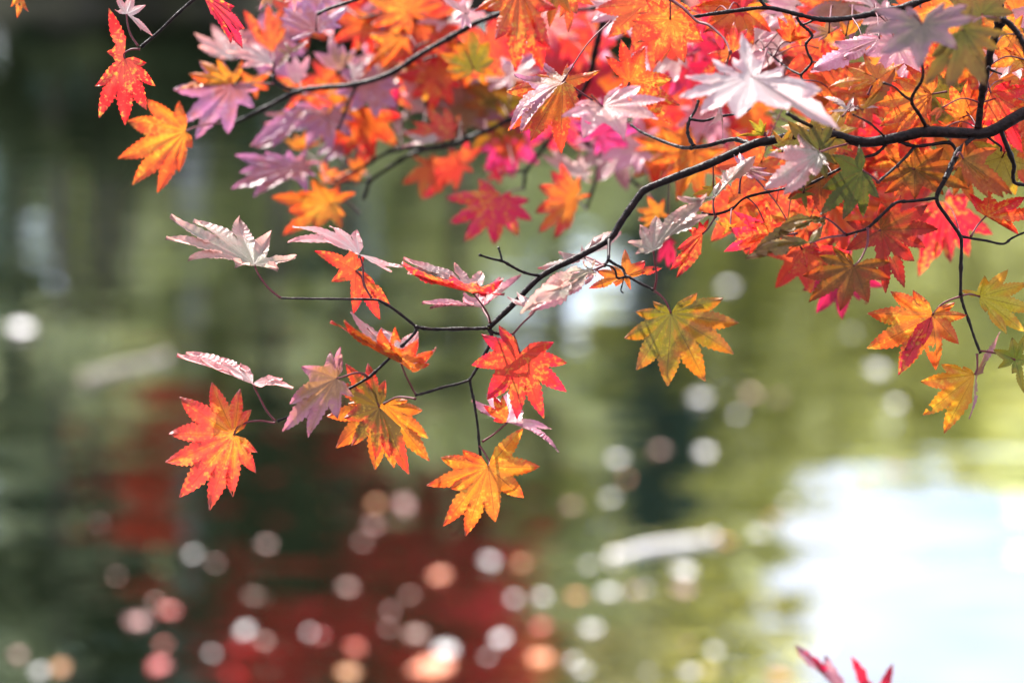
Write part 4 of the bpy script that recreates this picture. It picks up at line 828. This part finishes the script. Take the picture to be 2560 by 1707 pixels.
for r in [
 ('G', 70, 205, 125, 'w', 'large white floating leaf alone at the left edge below the upper left leaves'),
 ('G', 390, 950, 50, 'p', 'pale pink floating leaf left of and below the hanging red and gold leaf'),
 ('G', 1035, 1040, 62, 'p', 'round pink floating leaf under the hanging red and gold leaf'),
 ('G', 745, 1075, 50, 'w', 'dim whitish floating leaf left of the round pink one'),
 ('G', 455, 1155, 48, 'p', 'faint pink floating leaf over the dark green reflection at the left'),
 ('G', 990, 1235, 65, 'p', 'pink floating leaf in the middle of the red reflection'),
 ('G', 1350, 1210, 75, 'p', 'bright pink floating leaf on the red reflection below the shadow-painted leaf'),
 ('G', 530, 1335, 95, 'p', 'peach floating leaf touching a red one at the lower left'),
 ('G', 660, 1300, 95, 'r', 'red floating leaf touching a peach one at the lower left'),
 ('G', 600, 1260, 40, 'p', 'small pale floating leaf above the touching red and peach pair'),
 ('G', 945, 1375, 80, 'w', 'large white floating leaf at the lower left, nearest the pale trunk reflection'),
 ('G', 1025, 1418, 52, 'p', 'small pink floating leaf just right of the large lower left white one'),
 ('G', 1200, 1380, 55, 'w', 'white floating leaf with a red one tucked beside it, lower left of centre'),
 ('G', 1245, 1390, 50, 'r', 'dim red floating leaf tucked beside a white one'),
 ('G', 1525, 1295, 55, 'p', 'pink floating leaf below the lowest maple leaf, upper of a pair'),
 ('G', 1508, 1365, 50, 'p', 'pink floating leaf below the lowest maple leaf, lower of a pair'),
 ('G', 1625, 1395, 95, 'p', 'peach floating leaf behind the big white one at the bottom'),
 ('G', 1735, 1462, 145, 'w', 'biggest white floating leaf, bottom centre-left'),
 ('G', 1895, 1470, 55, 'w', 'white floating leaf right of the biggest one at the bottom'),
 ('G', 1940, 1405, 75, 'w', 'pale floating leaf above and right of the biggest white one'),
 ('G', 1903, 1110, 78, 'w', 'bright white floating leaf straight below the lowest maple leaf'),
 ('G', 1720, 1165, 75, 'o', 'orange floating leaf below the lowest maple leaf'),
 ('G', 1600, 1235, 62, 'p', 'peach floating leaf left of the orange one below the lowest maple leaf'),
 ('G', 1580, 885, 80, 'p', 'pinkish floating leaf left of the lowest maple leaf tips'),
 ('G', 1470, 880, 65, 'o', 'orange floating leaf left of the lowest maple leaf tips'),
 ('G', 1455, 962, 62, 'p', 'pale pink floating leaf below the shadow-painted leaf, upper one'),
 ('G', 1410, 1030, 58, 'p', 'dim pink floating leaf below the shadow-painted leaf, lower one'),
 ('G', 150, 1530, 75, 'w', 'white floating leaf in the bottom left corner'),
 ('G', 245, 1520, 80, 'o', 'orange floating leaf beside the white one in the bottom left corner'),
 ('G', 78, 1465, 60, 'p', 'dim pink floating leaf in the bottom left corner'),
 ('G', 605, 1515, 110, 'r', 'red floating leaf at the bottom left, largest of the reds'),
 ('G', 640, 1430, 70, 'r', 'dark red floating leaf above the largest red one'),
 ('G', 830, 1460, 42, 'w', 'small white floating leaf at the bottom, in the dark red reflection'),
 ('G', 835, 1110, 45, 'p', 'faint pink floating leaf beside the pale trunk reflection'),
 ('G', 1390, 1440, 90, 'r', 'red floating leaf at the bottom, left of the biggest white one'),
 ('G', 1350, 1545, 130, 'o', 'orange-red floating leaf cut by the bottom edge'),
 ('G', 1700, 1535, 190, 'o', 'wide orange floating leaf under the biggest white one'),
 ('H', 1432, 358, 125, 'w', 'wide white floating leaf below the large orange leaf at the right'),
 ('H', 735, 478, 82, 'w', 'bright white floating leaf below the lone olive leaf'),
 ('H', 925, 455, 65, 'p', 'peach floating leaf right of the bright white one below the lone olive leaf'),
 ('H', 1030, 465, 50, 'p', 'faint peach floating leaf, second right of the bright white one'),
 ('H', 870, 530, 58, 'w', 'faint whitish floating leaf below the peach one in the middle right'),
 ('H', 570, 668, 68, 'p', 'pink floating leaf in the dark conifer reflection'),
 ('H', 412, 702, 72, 'w', 'white floating leaf left of the dark conifer reflection'),
 ('H', 745, 685, 70, 'w', 'white floating leaf right of the dark conifer reflection'),
 ('H', 440, 780, 55, 'o', 'dim orange floating leaf left of the dark conifer reflection'),
 ('H', 390, 858, 66, 'w', 'white floating leaf above the thick pale cane'),
 ('H', 230, 885, 60, 'p', 'pale floating leaf right of the lowest maple leaf'),
 ('H', 1075, 878, 58, 'w', 'small round white floating leaf left of the sky reflection'),
 ('H', 1015, 930, 55, 'o', 'peach floating leaf under the small round white one'),
 ('H', 958, 1000, 85, 'w', 'white floating leaf right of the end of the thick pale cane'),
 ('H', 830, 1020, 65, 'o', 'peach floating leaf at the right end of the thick pale cane'),
 ('H', 660, 1148, 95, 'w', 'wide white floating leaf under the thick pale cane'),
 ('H', 670, 1222, 95, 'p', 'peach floating leaf under the wide white one below the cane'),
 ('H', 300, 1115, 48, 'w', 'faint floating leaf under the left end of the thick cane'),
 ('H', 375, 1222, 95, 'w', 'white floating leaf in the middle of a row below the thick cane'),
 ('H', 470, 1215, 65, 'p', 'pale floating leaf near the right end of the row below the thick cane'),
 ('H', 525, 1208, 55, 'w', 'white floating leaf ending the row below the thick cane'),
 ('H', 250, 1235, 75, 'o', 'peach floating leaf in the row below the thick cane'),
 ('H', 110, 1245, 95, 'w', 'white floating leaf near the left end of the row below the thick cane'),
 ('H', 15, 1245, 70, 'w', 'white floating leaf starting the row below the thick cane'),
 ('H', 310, 1362, 82, 'w', 'bright white floating leaf alone below the row'),
 ('H', 1235, 1430, 95, 'w', 'large white floating leaf left of the crimson sprig'),
 ('H', 790, 1450, 55, 'w', 'small white floating leaf at the bottom, right of a pinkish one'),
 ('H', 680, 1425, 52, 'p', 'small pinkish floating leaf at the bottom right of centre'),
 ('H', 690, 1530, 80, 'w', 'white floating leaf beside a yellow one at the bottom edge'),
 ('H', 770, 1530, 90, 'y', 'yellow floating leaf at the bottom edge'),
 ('H', 530, 1530, 58, 'w', 'whitish floating leaf at the bottom edge left of the yellow one'),
 ('H', 280, 1530, 55, 'w', 'dim white floating leaf at the bottom centre, right one of two'),
 ('H', 232, 1490, 55, 'w', 'dim white floating leaf at the bottom centre, left one of two'),
 ('H', 120, 1490, 140, 'o', 'orange-red floating leaf at the bottom centre'),
 ('H', 120, 1360, 90, 'r', 'dim red floating leaf above the orange-red one at the bottom centre'),
 ('H', 30, 1110, 85, 'o', 'yellow-orange floating leaf above the row below the thick cane'),
 ('H', 1040, 1550, 120, 'o', 'orange floating leaf at the bottom edge left of the crimson sprig'),
 ('H', 850, 35, 72, 'w', 'round white floating leaf level with the lone olive leaf'),
 ('H', 1485, 492, 58, 'w', 'faint white floating leaf below the wide white one at the right'),
 ('H', 1490, 742, 70, 'p', 'pinkish floating leaf at the left rim of the sky reflection'),
 ('H', 1320, 210, 60, 'w', 'faint whitish floating leaf left of the large orange leaf at the right')]:
    drift(*r)
# floating canes
t = NT('cane'); geo = t.n('TexCoord'); n = t.noise(geo.outputs['Object'], 8, 4, .6)
pb = t.n('BsdfPrincipled'); t.set(pb.inputs['Base Color'], t.mix(t.step(n, .4, .65), (.55, .5, .45, 1), (.3, .22, .16, 1))); pb.inputs['Roughness'].default_value = .45; t.set(t.out.inputs[0], pb.outputs[0]); CANE = t.m
t = NT('weathered_cane'); pb = t.n('BsdfPrincipled'); pb.inputs['Base Color'].default_value = (.15, .115, .09, 1); pb.inputs['Roughness'].default_value = .6; t.set(t.out.inputs[0], pb.outputs[0])
def cane(reg, a, b, rpx, label, mat=CANE):
    p, q = Wp(*px(reg, a)), Wp(*px(reg, b)); org = p.lerp(q, .5); d = (org-CAM).dot(FWD); r = rpx*d/F
    pts = [(p.lerp(q, f)+Vector((0, .03*math.sin(f*5), r*.35)), r*(1+.12*math.cos(f*18))) for f in [i/8 for i in range(9)]]
    o = tube(pts, 'floating_cane', mat, None, org, sides=12, bump=.06); o.location = org
    tag(o, label, 'stick')
cane('G', (335, 390), (650, 305), 9, 'dull pale cane floating at the left above the red reflections', t.m)
cane('H', (395, 1085), (785, 1000), 10, 'thick pale cane floating right of centre, brightest of the two')
